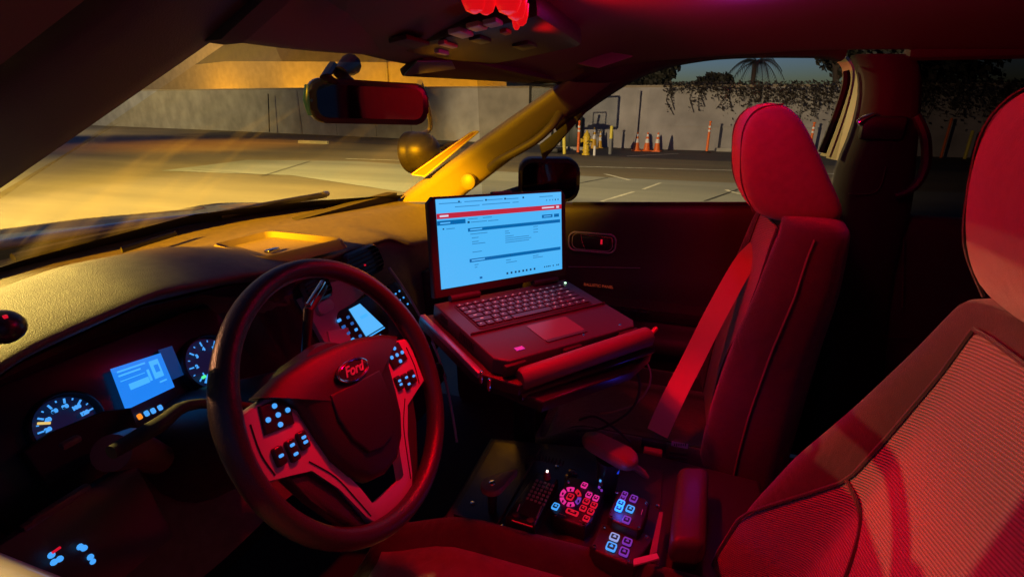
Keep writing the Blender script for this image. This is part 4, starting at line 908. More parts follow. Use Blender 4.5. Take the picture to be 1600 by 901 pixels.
# ================================================================== SEATS
def sstep(a, b, x): t = max(0, min(1, (x-a)/(b-a))); return t*t*(3-2*t)
def seat(name, label, cx, side, prof, cush, head, ins=True):
    """prof: list (z, yfront, yback, halfwidth, bolster)"""
    t_ = thing(name, label, 'car seat', (cx, .2, .36))
    zs_ = [p[0] for p in prof]; P_ = lambda z: [I(z, zs_, [p[k] for p in prof]) for k in range(1, 5)]
    def front(s, z):
        yf, yb, w_, b_ = P_(z); a = abs(s)
        y = yf+b_*sstep(.52, .82, a)-(.05+b_*.4)*sstep(.84, 1.06, a)**1.5
        return Vector((cx+s*w_, y, z))
    zz = np.linspace(prof[0][0], prof[-1][0], 22); rows = []
    for z in zz:
        yf, yb, w_, b_ = P_(z)
        r = [front(s, z) for s in np.linspace(-1, 1, 33)]
        r += [Vector((cx+w_*1.0, (r[-1].y*.4+yb*.6), z)), Vector((cx+w_*.9, yb, z)), Vector((cx, yb-.015, z)), Vector((cx-w_*.9, yb, z)), Vector((cx-w_*1.0, (r[0].y*.4+yb*.6), z))]
        rows.append(r)
    # rounded crown
    top = rows[-1]; c_ = sum(top, Vector())/len(top)
    for k, dz in ((.93, .018), (.75, .028), (.4, .032)): rows.append([c_+(p-c_)*k+Vector((0, 0, dz)) for p in top])
    bm = new(); Gd = grid(bm, rows, True); bm.faces.new(Gd[-1]); bm.faces.new(Gd[0][::-1]); back = obj('backrest', bm, FAB, t_, sub=1)
    # insert panel
    zi = np.linspace(prof[0][0]+.02, prof[-1][0]-.005, 30); bm = new(); rows = []
    wi_ = .62
    WI = lambda z: I(z, [.70, .84, 1.0, 1.1], [.86, .82, .62, .62]) if cx < 0 else .6
    for z in zi: rows.append([front(s*WI(z), z)+Vector((0, .004, 0)) for s in np.linspace(-1, 1, 21)])
    grid(bm, rows); pn = obj('insert', bm, INS if ins else FAB, back, solid=.006, sub=1)
    for s in (-1, 1):
        bm = new(); tube(bm, [front(s*WI(z), z)+Vector((0, .007, 0)) for z in zi], .0028, 6); obj('piping', bm, FAB, back)
    bm = new(); tube(bm, [front(s, zi[-1])+Vector((0, .007, .002)) for s in np.linspace(-wi_, wi_, 10)], .0028, 6); obj('piping', bm, FAB, back)
    # side seam running up the edge of the backrest
    for s in (-1, 1):
        pp = []
        for z in np.linspace(prof[0][0]+.03, prof[-1][0]-.004, 18):
            f_ = front(s, z); yb = P_(z)[1]; pp.append(Vector((cx+s*(P_(z)[2]+.0006), f_.y*.82+yb*.18, z)))
        bm = new(); tube(bm, pp, .0026, 6); obj('side_seam', bm, mat('seam_cord', (.09, .06, .05), .7), back)
    # curved seam across the lower insert
    bm = new(); sm = [front(side*q, z)+Vector((0, .008, 0)) for q, z in ((.62, 1.0), (.45, .975), (.30, .93), (.22, .87), (.18, .80), (.16, .72))]
    tube(bm, smooth_path(sm, 5), .003, 6); obj('seam', bm, FAB, back)
    # cushion
    y0, y1, zt, w_ = cush; bm = new(); rows = []
    for y in np.linspace(y0, y1, 16):
        e = (y-y0)/(y1-y0); dz = -.07*sstep(.72, 1.0, e)-.0; r = []
        for s in np.linspace(-1, 1, 25):
            a = abs(s); r.append(Vector((cx+s*w_, y, zt+dz+.045*sstep(.5, .8, a)-.09*sstep(.85, 1.06, a))))
        r += [Vector((cx+w_, y, .52)), Vector((cx-w_, y, .52))]; rows.append(r)
    bm_ = bm; Gd = grid(bm_, rows, True); bm_.faces.new(Gd[0]); bm_.faces.new(Gd[-1]); cs = obj('cushion', bm_, FAB, t_, sub=1)
    bm = new(); rows = []
    for y in np.linspace(y0+.02, y1-.03, 18):
        e = (y-y0)/(y1-y0); dz = -.07*sstep(.72, 1.0, e); rows.append([Vector((cx+s*w_, y, zt+dz+.045*sstep(.5, .8, abs(s))+.004)) for s in np.linspace(-.6, .6, 15)])
    grid(bm, rows); obj('cushion_insert', bm, HFAB if cx < 0 else FAB, cs, solid=.006)
    bm = new(); box(bm, (cx, (y0+y1)/2, .45), (w_*1.6, (y1-y0)*.85, .14), bev=.02); obj('seat_base', bm, PL, t_)
    # headrest
    hy_, hz_, hw_ = head; bm = new(); side_p = [(.072, .020), (.074, .078), (.052, .114), (.006, .124), (-.034, .094), (-.076, .026), (-.116, -.042), (-.158, -.108), (-.100, -.118), (-.02, -.118), (.028, -.102), (.060, -.045)]
    cy_ = sum(p[0] for p in side_p)/12; cz_ = sum(p[1] for p in side_p)/12; rows = []
    for s, k in ((-1.0, .45), (-.985, .80), (-.93, .94), (-.8, 1), (-.4, 1.02), (0, 1.03), (.4, 1.02), (.8, 1), (.93, .94), (.985, .80), (1.0, .45)):
        rows.append([Vector((cx+s*hw_, hy_+cy_+(y-cy_)*k, hz_+cz_+(z-cz_)*k)) for y, z in side_p])
    Gd = grid(bm, rows, True); bm.faces.new(Gd[0]); bm.faces.new(Gd[-1]); hd = obj('headrest', bm, HFAB, t_, sub=2)
    for s in (-.80, .80):
        bm = new(); pp = [Vector((cx+s*hw_*1.035, hy_+cy_+(y-cy_)*.955, hz_+cz_+(z-cz_)*.955)) for y, z in (side_p[-2:]+side_p[:4])]
        tube(bm, smooth_path(pp, 4), .0018, 6); obj('stitching', bm, FAB, hd)
    for s in (-.08, .08):
        bm = new(); tube(bm, [(cx+s, hy_-.04, hz_-.09), (cx+s, hy_-.055, hz_-.20)], .007, 10); obj('headrest_post', bm, CHR, hd)
    return t_
seat('passenger_seat', 'empty front passenger seat under red light with a belt across it', .38, -1,
     [(.58, .150, -.02, .235, .03), (.75, .142, -.02, .235, .035), (.85, .135, -.025, .232, .035), (1.0, .115, -.033, .225, .03), (1.12, .095, -.045, .215, .02), (1.20, .085, -.045, .20, .015), (1.238, .078, -.045, .192, .01)],
     (.10, .60, .665, .235), (.110, 1.365, .128))
seat('driver_seat', 'driver seat with pale ribbed insert in the right foreground', -.385, 1,
     [(.62, .10, -.10, .262, .07), (.75, .075, -.12, .262, .085), (.86, .050, -.13, .260, .085), (.98, .018, -.14, .248, .070), (1.08, -.008, -.15, .232, .046), (1.18, -.032, -.16, .218, .026), (1.245, -.042, -.165, .208, .012)],
     (.08, .80, .70, .215), (-.052, 1.380, .146))

# ================================================================== SEAT BELT
bl = thing('seat_belt', 'red-lit passenger seat belt stretched down to its buckle', 'seat belt', (.14, .26, .66))
bpts = [(ax(1300, 360, 'x', .67), (.2, -.9, .1)), (ax(1225, 352, 'x', .60), (.3, -.7, .3)), (ax(1190, 376, 'x', .50), (.55, -.7, .3)), (ax(1160, 415, 'x', .40), (.42, -.85, .3)), (ax(1118, 490, 'x', .32), (.1, -.95, .25)), (ax(1082, 562, 'x', .26), (.05, -.95, .2)), (ax(1050, 625, 'x', .19), (0, -.95, .1)), (ax(1027, 676, 'x', .15), (0, -.97, .05))]
bm = new(); ribbon(bm, [(Vector(p), Vector(d)) for p, d in bpts], .049); obj('webbing', bm, WEB, bl)
q = ax(1022, 690, 'x', .145); bm = new(); box(bm, q+Vector((0, 0, -.005)), (.012, .058, .022), bev=.003); obj('tongue', bm, PLS, bl)
q2 = ax(1022, 715, 'x', .14); bm = new(); box(bm, q2+Vector((0, 0, -.05)), (.03, .05, .12), bev=.006); bk = obj('buckle', bm, PL, bl)
bm = new(); box(bm, ax(1020, 705, 'x', .125), (.018, .042, .014), bev=.003); obj('release_button', bm, mat('red_button_plastic', (.75, .05, .05), .35), bk)
bm = new(); box(bm, ax(1062, 694, 'x', .14), (.002, .036, .012)); lb = obj('label_tag', bm, mat('pale_tag', (.5, .4, .45), .6), bk, smooth=False)
for k in range(6): 
    bm = new(); box(bm, ax(1054+k*3.4, 694, 'x', .138), (.001, .0022, .007 if k % 2 else .005)); obj('tag_print', bm, RUB, lb, smooth=False)
bm = new()
for k in range(7): tube(bm, [ax(1046, 706+k*7, 'x', .14), ax(1074, 708+k*7, 'x', .15)], .0035, 6)
obj('ribbed_sleeve', bm, RUB, bk)

# ================================================================== LAPTOP
LT = Vector((.093, .631, 1.09)); LR = Matrix.Rotation(R(-37.5), 4, 'Z') @ Matrix.Rotation(R(7.1), 4, 'X') @ Matrix.Rotation(R(2), 4, 'Y')
LPM = Matrix.Translation(LT) @ LR; W_, D_L, H_ = .349, .238, .214
lp = thing('laptop', 'open rugged black laptop with bright blue screen on the swivel mount', 'laptop', M=LPM)
O = lambda name, bm, mt, parent=lp, **k: obj(name, bm, mt, parent, world=False, **k)
LB = mat('laptop_magnesium', (.045, .047, .055), .42, bump=.15, scale=900); LBD = mat('laptop_rubber', (.024, .023, .025), .6)
bm = new(); prism(bm, [(-W_/2, .006), (-W_/2, -D_L+.02), (-W_/2+.02, -D_L), (W_/2-.02, -D_L), (W_/2, -D_L+.02), (W_/2, .006)], -.030, 0, None, .003); base = O('base', bm, LB)
for x0, x1 in ((-.165, -.12), (-.035, .01), (.11, .165)):
    bm = new(); box(bm, ((x0+x1)/2, -D_L-.002, -.016), (x1-x0, .010, .022), bev=.003); O('front_bumper', bm, LBD, base)
bm = new(); prism(bm, rrect(.29, .105, .006, 3, 0, -.072), .0003, .0012); O('keyboard_deck', bm, RUB, base)
KEY = mat('key_caps', (.045, .05, .065), .4); LEG = mat('key_backlight', (.3, .3, .3), .5, emit=(.8, .68, .8), estr=.2)
# 6 rows of keys
ks = 0; row_d = [( -.026, .009, 15), (-.042, .0145, 14), (-.059, .0145, 14), (-.076, .0145, 13), (-.093, .0145, 12), (-.110, .0145, 9)]
for ri, (yk, hk, nk) in enumerate(row_d):
    x = -.142; tot = .284; un = tot/15
    ws_ = [un]*15 if ri == 0 else {1: [1]*13+[2], 2: [1.5]+[1]*12+[1.5], 3: [1.8]+[1]*11+[2.2], 4: [2.3]+[1]*10+[2.7], 5: [1, 1, 1, 1.2, 5.4, 1.2, 1, 1.07, 1.07, 1.06]}[ri]
    if ri: ws_ = [a*un for a in ws_]
    for j, wk in enumerate(ws_):
        bm = new(); box(bm, (x+wk/2, yk, .0028), (wk-.0035, hk-.001, .0028), bev=.0007, seg=1); kk = O('key', bm, KEY, base)
        if wk < 3*un:
            bm = new(); box(bm, (x+wk/2-.001, yk+.001, .0044), (.0032 if wk < 1.3*un else .007, .0028, .0003)); O('key_legend', bm, LEG, kk, smooth=False)
        x += wk
bm = new(); prism(bm, rrect(.100, .060, .003, 3, -.004, -.178), .0003, .001); O('touchpad', bm, mat('touchpad_surface', (.13, .09, .10), .3), base)
bm = new(); prism(bm, rrect(.100, .007, .002, 3, -.004, -.213), .0005, .002); O('touchpad_button', bm, LB, base)
bm = new(); tube(bm, [(-W_/2+.004, -.135, .002), (W_/2-.004, -.135, .002)], .003, 6, flat=.5); O('palm_ridge', bm, LB, base)
bm = new(); box(bm, (-.115, -.212, .001), (.018, .010, .0008)); stk = O('sticker', bm, mat('violet_sticker', (.3, .1, .5), .4, emit=(.25, .03, .5), estr=.4), base, smooth=False)
bm = new(); box(bm, (-.115, -.210, .0016), (.013, .0022, .0004)); box(bm, (-.117, -.215, .0016), (.009, .0022, .0004)); O('sticker_print', bm, PINK, stk, smooth=False)
bm = new(); lathe(bm, [(.0028, 0), (.0024, .0016)], 10, Matrix.Translation((.160, -.012, 0))); O('power_light', bm, mat('green_white_led', (.1, .1, .1), .3, emit=(.5, 1, .6), estr=3), base)
for x in (.03, .13): bm = new(); lathe(bm, [(.003, 0), (.0025, .001)], 10, Matrix.Translation((x, -.222, 0))); O('screw', bm, CHR, base)
bm = new()
for k in range(9): box(bm, (-W_/2-.0006, -.105-.006*k, -.014), (.001, .0025, .016))
O('side_grille', bm, RUB, base, smooth=False)
bm = new(); box(bm, (-W_/2-.0006, -.04, -.013), (.001, .03, .014)); O('port_cover', bm, RUB, base, smooth=False)
# lid
op = R(14.1); LM0 = Matrix.Rotation(-op, 4, 'X')  # lid plane: local x across, z up, normal -y
LDM = frame((0, 0, 0), (1, 0, 0), (0, math.sin(op), math.cos(op)))
bm = new(); prism(bm, [(-W_/2, .012), (W_/2, .012), (W_/2, H_-.012), (W_/2-.012, H_), (-W_/2+.012, H_), (-W_/2, H_-.012)], -.016, .0, LDM, .003); lid = O('lid', bm, LBD)
for x in (-.105, .11):
    bm = new(); tube(bm, [(x-.035, .004, .006), (x+.035, .004, .006)], .008, 12); O('hinge', bm, LBD, base)
swd, shh, bz = W_-.03, (W_-.03)*.5625, .030
SCR = mat('screen_glow', (.01, .01, .01), .15, emit=(.075, .47, .95), estr=1.0)
def sq(x0, y0, x1, y1, mt, name='screen_element', z=.0022, parent=None):
    """screen coordinates: 0..1 from top left"""
    X = lambda a: -swd/2+swd*a; Y = lambda b: bz+shh*(1-b)
    bm = new(); prism(bm, [(X(x0), Y(y1)), (X(x1), Y(y1)), (X(x1), Y(y0)), (X(x0), Y(y0))], z-.0005, z, LDM); return O(name, bm, mt, parent, smooth=False)
screen = sq(0, 0, 1, 1, SCR, 'screen', .0014, lid)
SW = mat('screen_pale', (.01, .01, .01), .15, emit=(.10, .50, 1), estr=1.0); SB = mat('screen_blue_bar', (.01, .01, .01), .15, emit=(.0, .13, .40), estr=1.0)
SR = mat('screen_red_bar', (.01, .01, .01), .15, emit=(.52, .02, .05), estr=1.0); ST = mat('screen_text', (.01, .01, .01), .15, emit=(.03, .22, .52), estr=1.0); SD = mat('screen_dark', (.01, .01, .01), .15, emit=(.005, .05, .14), estr=1.0); SWW = mat('screen_white', (.01, .01, .01), .15, emit=(.7, .65, .85), estr=1.0)
sq(0, 0, 1, .155, SW, z=.0017, parent=screen)
sq(0, .155, 1, .215, SR, parent=screen); sq(.02, .175, .08, .195, SWW, z=.0027, parent=screen); sq(.82, .175, .93, .192, SWW, z=.0027, parent=screen); sq(.95, .172, .975, .198, SWW, z=.0027, parent=screen)
sq(0, .235, .2, .285, SB, parent=screen); sq(.02, .255, .09, .27, SW, z=.0027, parent=screen); sq(.035, .32, .045, .335, SD, parent=screen)
sq(.215, .345, .985, .385, SB, parent=screen); sq(.23, .357, .32, .372, SW, z=.0027, parent=screen)
sq(.215, .70, .985, .74, SB, parent=screen); sq(.23, .712, .33, .727, SW, z=.0027, parent=screen)
sq(.82, .27, .915, .31, SB, parent=screen); sq(.93, .27, .975, .31, SB, parent=screen); sq(.835, .285, .9, .296, SW, z=.0027, parent=screen)
sq(.215, .265, .23, .288, SD, parent=screen)
random.seed(3)
def tl(x, y, w_, mt=ST, h_=.009): sq(x, y, x+w_, y+h_, mt, 'screen_text_line', .0024, screen)
for (x, y, w_) in ((.24, .275, .12), (.37, .277, .08), (.23, .41, .13), (.24, .455, .05), (.24, .50, .05), (.24, .525, .10), (.24, .62, .07), (.50, .42, .03), (.50, .445, .04), (.50, .48, .07), (.50, .505, .20), (.50, .53, .22), (.50, .555, .2), (.74, .40, .04), (.74, .435, .04), (.74, .47, .04), (.25, .77, .03), (.25, .80, .02), (.50, .77, .04), (.50, .80, .09), (.73, .765, .05), (.73, .79, .09), (.33, .235, .07), (.22, .237, .07), (.06, .325, .06),
                   (.02, .045, .16), (.2, .04, .14), (.37, .037, .12), (.52, .04, .1), (.8, .04, .12), (.13, .09, .18), (.33, .085, .22), (.57, .085, .05)): tl(x, y, w_)
for x in (.155, .355, .505, .655): sq(x, .03, x+.012, .05, SD, parent=screen)
for x in (.86, .89, .915, .94, .965): sq(x, .083, x+.008, .1, SD if x > .93 else ST, parent=screen)
sq(.285, .925, .305, .95, SB, parent=screen)
for x in (.50, .535, .57, .60, .635, .665, .70, .735): sq(x, .925, x+.014, .95, SD, parent=screen)
for x in (.83, .85, .865, .88, .91, .945, .96): sq(x, .925, x+.008, .942, SD, parent=screen)
bm = new(); lathe(bm, [(.003, 0), (.002, .001)], 10, LDM @ Matrix.Translation((0, H_-.012, .0002))); O('webcam', bm, PLS, lid)
# lid latch tabs
bm = new(); box(bm, (0, H_+.001, -.007), (.05, .006, .012), LDM, .002); O('latch', bm, LB, lid)

# mount under the laptop
LMm = thing('laptop_mount', 'black laptop docking mount with padded roller bar and side arms', 'laptop mount', M=LPM)
O2 = lambda name, bm, mt, parent=LMm, **k: obj(name, bm, mt, parent, world=False, **k)
bm = new(); prism(bm, [(-.20, .02), (-.20, -.20), (-.15, -D_L-.03), (.19, -D_L-.03), (.20, -.10), (.18, .02)], -.052, -.0315, None, .003); tr_ = O2('tray', bm, PL)
bm = new(); box(bm, (-.195, -.10, -.030), (.012, .23, .012), bev=.002); O2('side_rail', bm, mat('blue_grey_metal', (.25, .3, .4), .35, metal=.6), tr_)
for k in (0, 1): bm = new(); box(bm, (-.20, -.225-.025*k, -.026), (.004, .006, .022), bev=.001); O2('clip', bm, CHR, tr_)
rollA = LPM.inverted() @ ax(812, 592, 'z', 1.035); rollB = LPM.inverted() @ ax(1014, 524, 'z', 1.045)
bm = new(); tube(bm, [rollA, rollA.lerp(rollB, .02), rollA.lerp(rollB, .98), rollB], [.015, .0195, .0195, .015], 24); O2('roller_bar', bm, mat('soft_foam_bar', (.13, .09, .09), .55, bump=.3, scale=600))
d_ = (rollB-rollA).normalized()
bm = new(); tube(bm, [rollA+Vector((.0, -.005, -.03)), rollB+Vector((.01, -.005, -.03))], [.010, .010], 10); tube(bm, [rollA+Vector((.01, -.01, -.045)), rollB+Vector((-.06, -.0, -.045))], .006, 8); O2('lower_bar', bm, PLS)
bm = new(); tube(bm, [rollB, rollB+d_*.02+Vector((0, .002, .012))], [.006, .004], 8); O2('thumb_screw', bm, mat('red_lens_button', (.3, .02, .03), .3))
bm = new(); prism(bm, [(-.17, -.21), (.16, -.21), (.19, -.27), (.10, -.30), (-.12, -.30)], -.075, -.054, None, .004); O2('lock_plate', bm, PLS)
bm = new()
for x, w_ in ((-.10, .05), (.02, .05), (.13, .04)): box(bm, (x, -D_L-.012, -.030), (w_, .012, .010), bev=.002)
O2('tray_latches', bm, mat('red_brown_plastic', (.09, .05, .05), .4))
# pedestal (world)
bm = new(); pb = LT+Vector((-.05, -.08, -.07)); tube(bm, [pb, pb+Vector((.03, .02, -.06)), pb+Vector((.10, .05, -.20)), pb+Vector((.12, .05, -.66))], [.04, .03, .028, .028], 16)
obj('pedestal', bm, BLK, LMm)
bm = new(); a_ = pb+Vector((.10, .05, -.18)); tube(bm, [a_, a_+Vector((.14, -.02, -.02))], .022, 10); obj('swing_arm', bm, BLK, LMm)
bm = new(); tube(bm, smooth_path([ax(x, y, 'x', .10) for x, y in ((1003, 552), (1016, 580), (1012, 606), (992, 630), (960, 642), (938, 645))], 6), .0022, 6)
o = obj('cable', bm, mat('tan_cable', (.3, .16, .12), .5)); tag(settle(o, ax(938, 645, 'x', .10)), 'thin curved cable hanging below the laptop roller bar', 'cable')

# ================================================================== CONSOLE
cn = thing('centre_console', 'black equipment console between the seats', 'console', (0, .40, .40))
bm = new(); prism(bm, [(-.215, .66), (-.235, .24), (-.19, .06), (.10, .06), (.12, .30), (.06, .66)], .42, .728, None, .012); obj('housing', bm, PL, cn)
bm = new(); prism(bm, [(-.20, .64), (-.222, .26), (.06, .26), (.04, .64)], .729, .733, None, .001); fp = obj('face_plate', bm, PLS, cn)
ZC = .75
def cpos_(x, y, z=ZC): return ax(x, y, 'z', z)
def console_frame(q, z=ZC):
    """local frame on the console from 4 pixels: origin at centre, x = image right, y = image up"""
    P_ = [cpos_(*p, z) for p in q]; c = sum(P_, Vector())/4; e1 = ((P_[1]+P_[2])-(P_[0]+P_[3])).normalized(); e2 = Vector((0, 0, 1)).cross(e1)
    Mx = frame(c, e1, e2); return Mx, [Mx.inverted() @ p for p in P_]
# screws on the face plate
for q in ((785, 822), (738, 785), (1008, 800), (1028, 790), (870, 728)):
    bm = new(); lathe(bm, [(.0045, 0), (.004, .002), (.001, .0025)], 12, Matrix.Translation(cpos_(*q, .734))); obj('screw', bm, CHR, fp)
bm = new(); tube(bm, [cpos_(776, 820, .735), cpos_(845, 700, .735)], .0018, 6); obj('plate_edge', bm, mat('red_brown_plastic', (.09, .05, .05), .4), fp)

# two-way radio microphone unit
MX, q = console_frame([(838, 742), (872, 752), (836, 826), (790, 810)])
rd_ = thing('radio_handset', 'black keypad radio with one red-white light, left of the lit siren panel', 'radio', M=Matrix.Translation(MX.translation-Vector((0, 0, .02))))
bm = new(); prism(bm, [(p.x, p.y) for p in q], -.016, .010, MX, .004); obj('body', bm, PLS, rd_)
lo = [cpos_(*p, .762) for p in ((838, 745), (869, 755), (852, 790), (820, 778))]
for i in range(6):
    for j in range(5):
        p = bil(lo, (j+.5)/5, (i+.7)/6); bm = new(); box(bm, p, (.006, .0055, .004), MX.to_3x3().to_4x4() if False else None, .001, 1); obj('key', bm, mat('radio_keys', (.35, .22, .16), .4), rd_)
lo2 = [cpos_(*p, .7615) for p in ((824, 778), (846, 786), (833, 810), (808, 800))]
bm = new(); A = [bm.verts.new(p) for p in lo2]; bm.faces.new(A); bm2 = obj('display', bm, mat('dark_radio_display', (.05, .02, .02), .2), rd_, solid=.002, smooth=False)
p = cpos_(855, 739, .77); bm = new(); lathe(bm, [(.008, -.012), (.007, .0), (.003, .004)], 12, Matrix.Translation(p)); obj('volume_knob', bm, mat('red_lens_button', (.3, .02, .03), .3), rd_)
bm = new(); box(bm, p+Vector((0, 0, .006)), (.004, .004, .003)); obj('status_light', bm, WHT, rd_)
for a, b in (((806, 802), (812, 787)), ((838, 808), (846, 790)), ((800, 812), (832, 822))):
    bm = new(); tube(bm, [cpos_(*a, .764), cpos_(*b, .764)], .0013, 6); obj('edge_highlight', bm, mat('pale_print_and_highlight', (.4, .25, .2), .4), rd_)  # pale tubes paint the highlights along the edges
for q in ((806, 806), (829, 815)):
    bm = new(); lathe(bm, [(.008, 0), (.007, .006), (.002, .007)], 14, Matrix.Translation(cpos_(*q, .762))); obj('knob', bm, RUB, rd_)
# gooseneck mic knobs behind
kb = thing('control_knobs', 'small shiny rotary knobs at the top of the siren panel', 'knobs', cpos_(892, 752, .74))
bm = new(); lathe(bm, [(.016, 0), (.016, .004), (.009, .006), (.009, .02), (.003, .022)], 18, Matrix.Translation(cpos_(894, 748, .745))); obj('knob', bm, mat('dark_shiny', (.15, .12, .12), .2, metal=.6), kb)
bm = new(); tube(bm, [cpos_(894+10*math.cos(a), 752+6*math.sin(a), .75) for a in np.linspace(2, 5.5, 10)], .0018, 6); obj('ring', bm, mat('copper_ring', (.5, .2, .1), .3, metal=.6), kb)
MX, q = console_frame([(935, 742), (944, 744), (941, 770), (931, 768)])
sb = thing('toggle_switch', 'short blue-lit upright switch beside the siren panel corner', 'switch', cpos_(937, 757, .74))
bm = new(); tube(bm, [cpos_(935, 768, .75), cpos_(938, 755, .765), cpos_(940, 744, .77)], [.007, .006, .008], 10); obj('lever', bm, mat('dark_shiny', (.15, .12, .12), .2, metal=.6), sb)
for a in ((938, 750), (936, 760), (940, 765)): bm = new(); box(bm, cpos_(*a, .776), (.004, .004, .004), bev=.001); obj('light_edge', bm, VIO if a[1] > 755 else BLUE, sb)

# siren controller
MX, q = console_frame([(888, 746), (944, 762), (915, 822), (862, 800)], .765)
sc_ = thing('siren_controller', 'siren control panel with a ring of pink and red lit keys', 'control panel', M=Matrix.Translation(MX.translation-Vector((0, 0, .03))))
bm = new(); prism(bm, [(p.x, p.y) for p in [(MX.inverted() @ cpos_(*p, .765)) for p in ((884, 748), (893, 742), (938, 756), (945, 764), (925, 812), (914, 822), (872, 808), (862, 797))]], -.032, 0, MX, .004); obj('body', bm, PL, sc_)
def pix_box(px, py, wx, wy, z, mt, parent, name='lit_key', th=.003, rot=None):
    wx *= 1.15; wy *= 1.12
    """key of wx by wy pixels at the photo's pixel, lying flat at height z; hollow centre"""
    P_ = [ax(px+sx*wx/2+sy*(-wy*.0), py+sy*wy/2, 'z', z) for sx, sy in ((-1, -1), (1, -1), (1, 1), (-1, 1))]
    e1 = (ax(px+4, py+1.6, 'z', z)-ax(px-4, py-1.6, 'z', z)).normalized(); e2 = Vector((0, 0, 1)).cross(e1)
    Mx = frame(ax(px, py, 'z', z), e1, e2); sx = (ax(px+wx/2, py+wx*.2, 'z', z)-ax(px-wx/2, py-wx*.2, 'z', z)).length; sy = wy*sx/wx*1.55
    bm = new(); o1 = rrect(sx, sy, min(sx, sy)*.2, 3); o2 = rrect(sx*.72, sy*.72, min(sx, sy)*.14, 3)
    A = [bm.verts.new(Mx @ Vector((x, y, th))) for x, y in o1]; B = [bm.verts.new(Mx @ Vector((x, y, th))) for x, y in o2]; C0_ = [bm.verts.new(Mx @ Vector((x, y, 0))) for x, y in o1]; k = len(A)
    for i in range(k): j = (i+1) % k; bm.faces.new((A[i], A[j], B[j], B[i])); bm.faces.new((C0_[i], C0_[j], A[j], A[i]))
    o_ = obj(name, bm, mt, parent, smooth=False)
    bm = new(); box(bm, (0, 0, th), (sx*.36, sy*.12, .0006), Mx); box(bm, (0, sy*.16, th), (sx*.22, sy*.10, .0006), Mx); obj('key_symbol', bm, mt, o_, smooth=False)
    return o_
cc = (891.5, 776)
ringm = [VIO, PINK, PINK, PINK, PINK, REDB]
for k in range(6):
    bm = new(); a0 = R(60*k+8); a1 = R(60*k+52); pts = [ax(cc[0]+r*math.cos(a), cc[1]+r*.86*math.sin(a), 'z', .7665) for r, aa in ((17, np.linspace(a0, a1, 6)), (11, np.linspace(a1, a0, 6))) for a in aa]
    A = [bm.verts.new(p) for p in pts]; B = [bm.verts.new(p+Vector((0, 0, .003))) for p in pts]; bm.faces.new(B); n_ = len(pts)
    for i in range(n_): bm.faces.new((A[i], A[(i+1) % n_], B[(i+1) % n_], B[i]))
    o_ = obj('ring_key', bm, ringm[k], sc_, smooth=False)
    am = (a0+a1)/2; bm = new(); box(bm, ax(cc[0]+14*math.cos(am), cc[1]+12*math.sin(am), 'z', .7705), (.006, .003, .0008)); obj('key_symbol', bm, PL, o_, smooth=False)
pix_box(891, 776, 8, 7, .767, REDB, sc_)
for (x, y, w_, h_, mt) in ((913, 758, 7, 6, PINK), (868, 791, 8, 7, BLUE), (920, 773, 7, 6, PINK), (931, 778, 7, 6, PINK), (916, 783, 8, 6, REDB), (928, 789, 8, 6, REDB), (911, 794, 8, 6, REDB), (923, 799, 8, 6, REDB), (916, 810, 8, 6, REDB), (894, 800, 16, 5, REDB)): pix_box(x, y, w_, h_, .7665, mt, sc_)

# two light control boxes
MX, q = console_frame([(962, 768), (1012, 780), (1000, 830), (948, 806)], .785)
lc = thing('light_switch_box', 'upper switch box with two bright blue keys and four outlined keys', 'switch box', M=Matrix.Translation(MX.translation-Vector((0, 0, .04))))
bm = new(); prism(bm, [(p.x, p.y) for p in [(MX.inverted() @ cpos_(*p, .785)) for p in ((966, 765), (1008, 777), (1015, 786), (1003, 822), (996, 828), (956, 812), (950, 803))]], -.035, 0, MX, .004); obj('body', bm, PL, lc)
for (x, y, w_, h_, mt) in ((970, 786, 9, 7, BLUEX), (967, 794, 9, 7, BLUEX), (976, 772, 7, 6, VIO), (973, 778, 7, 6, VIO), (990, 779, 9, 8, VIO), (984.5, 795, 10, 8, BLUE), (979, 812, 10, 8, VIO)): pix_box(x, y, w_, h_, .7865, mt, lc)
MX, q = console_frame([(948, 828), (1000, 842), (985, 878), (925, 850)], .765)
lc2 = thing('light_switch_box', 'lower switch box with one blue and three outlined keys near the seat', 'switch box', M=Matrix.Translation(MX.translation-Vector((0, 0, .03))))
bm = new(); prism(bm, [(p.x, p.y) for p in [(MX.inverted() @ cpos_(*p, .765)) for p in ((940, 815), (1012, 832), (1022, 842), (990, 882), (978, 880), (930, 860), (922, 850))]], -.06, 0, MX, .005); obj('body', bm, PL, lc2)
for (x, y, w_, h_, mt) in ((960, 839, 12, 8, mat('pale_backlight', (.03, .03, .05), .4, emit=(.35, .45, .9), estr=.8)), (955, 854, 13, 9, BLUE), (980, 846, 12, 8, VIO), (975, 862, 12, 9, VIO)): pix_box(x, y, w_, h_, .767, mt, lc2)
# red lit bracket at the console's right edge
bm = new(); P4 = [cpos_(*p, .772) for p in ((990, 873), (1026, 864), (1030, 872), (990, 883))]; A = [bm.verts.new(p) for p in P4]; bm.faces.new(A)
obj('end_plate', bm, mat('pale_bracket', (.5, .35, .35), .4), cn, solid=.004, smooth=False)
bm = new(); P4 = [cpos_(*p, .770) for p in ((1030, 800), (1036, 800), (1026, 862), (1014, 868))]; A = [bm.verts.new(p) for p in P4]; bm.faces.new(A)
obj('side_bracket', bm, mat('brown_bracket', (.22, .12, .10), .5), cn, solid=.004, smooth=False)

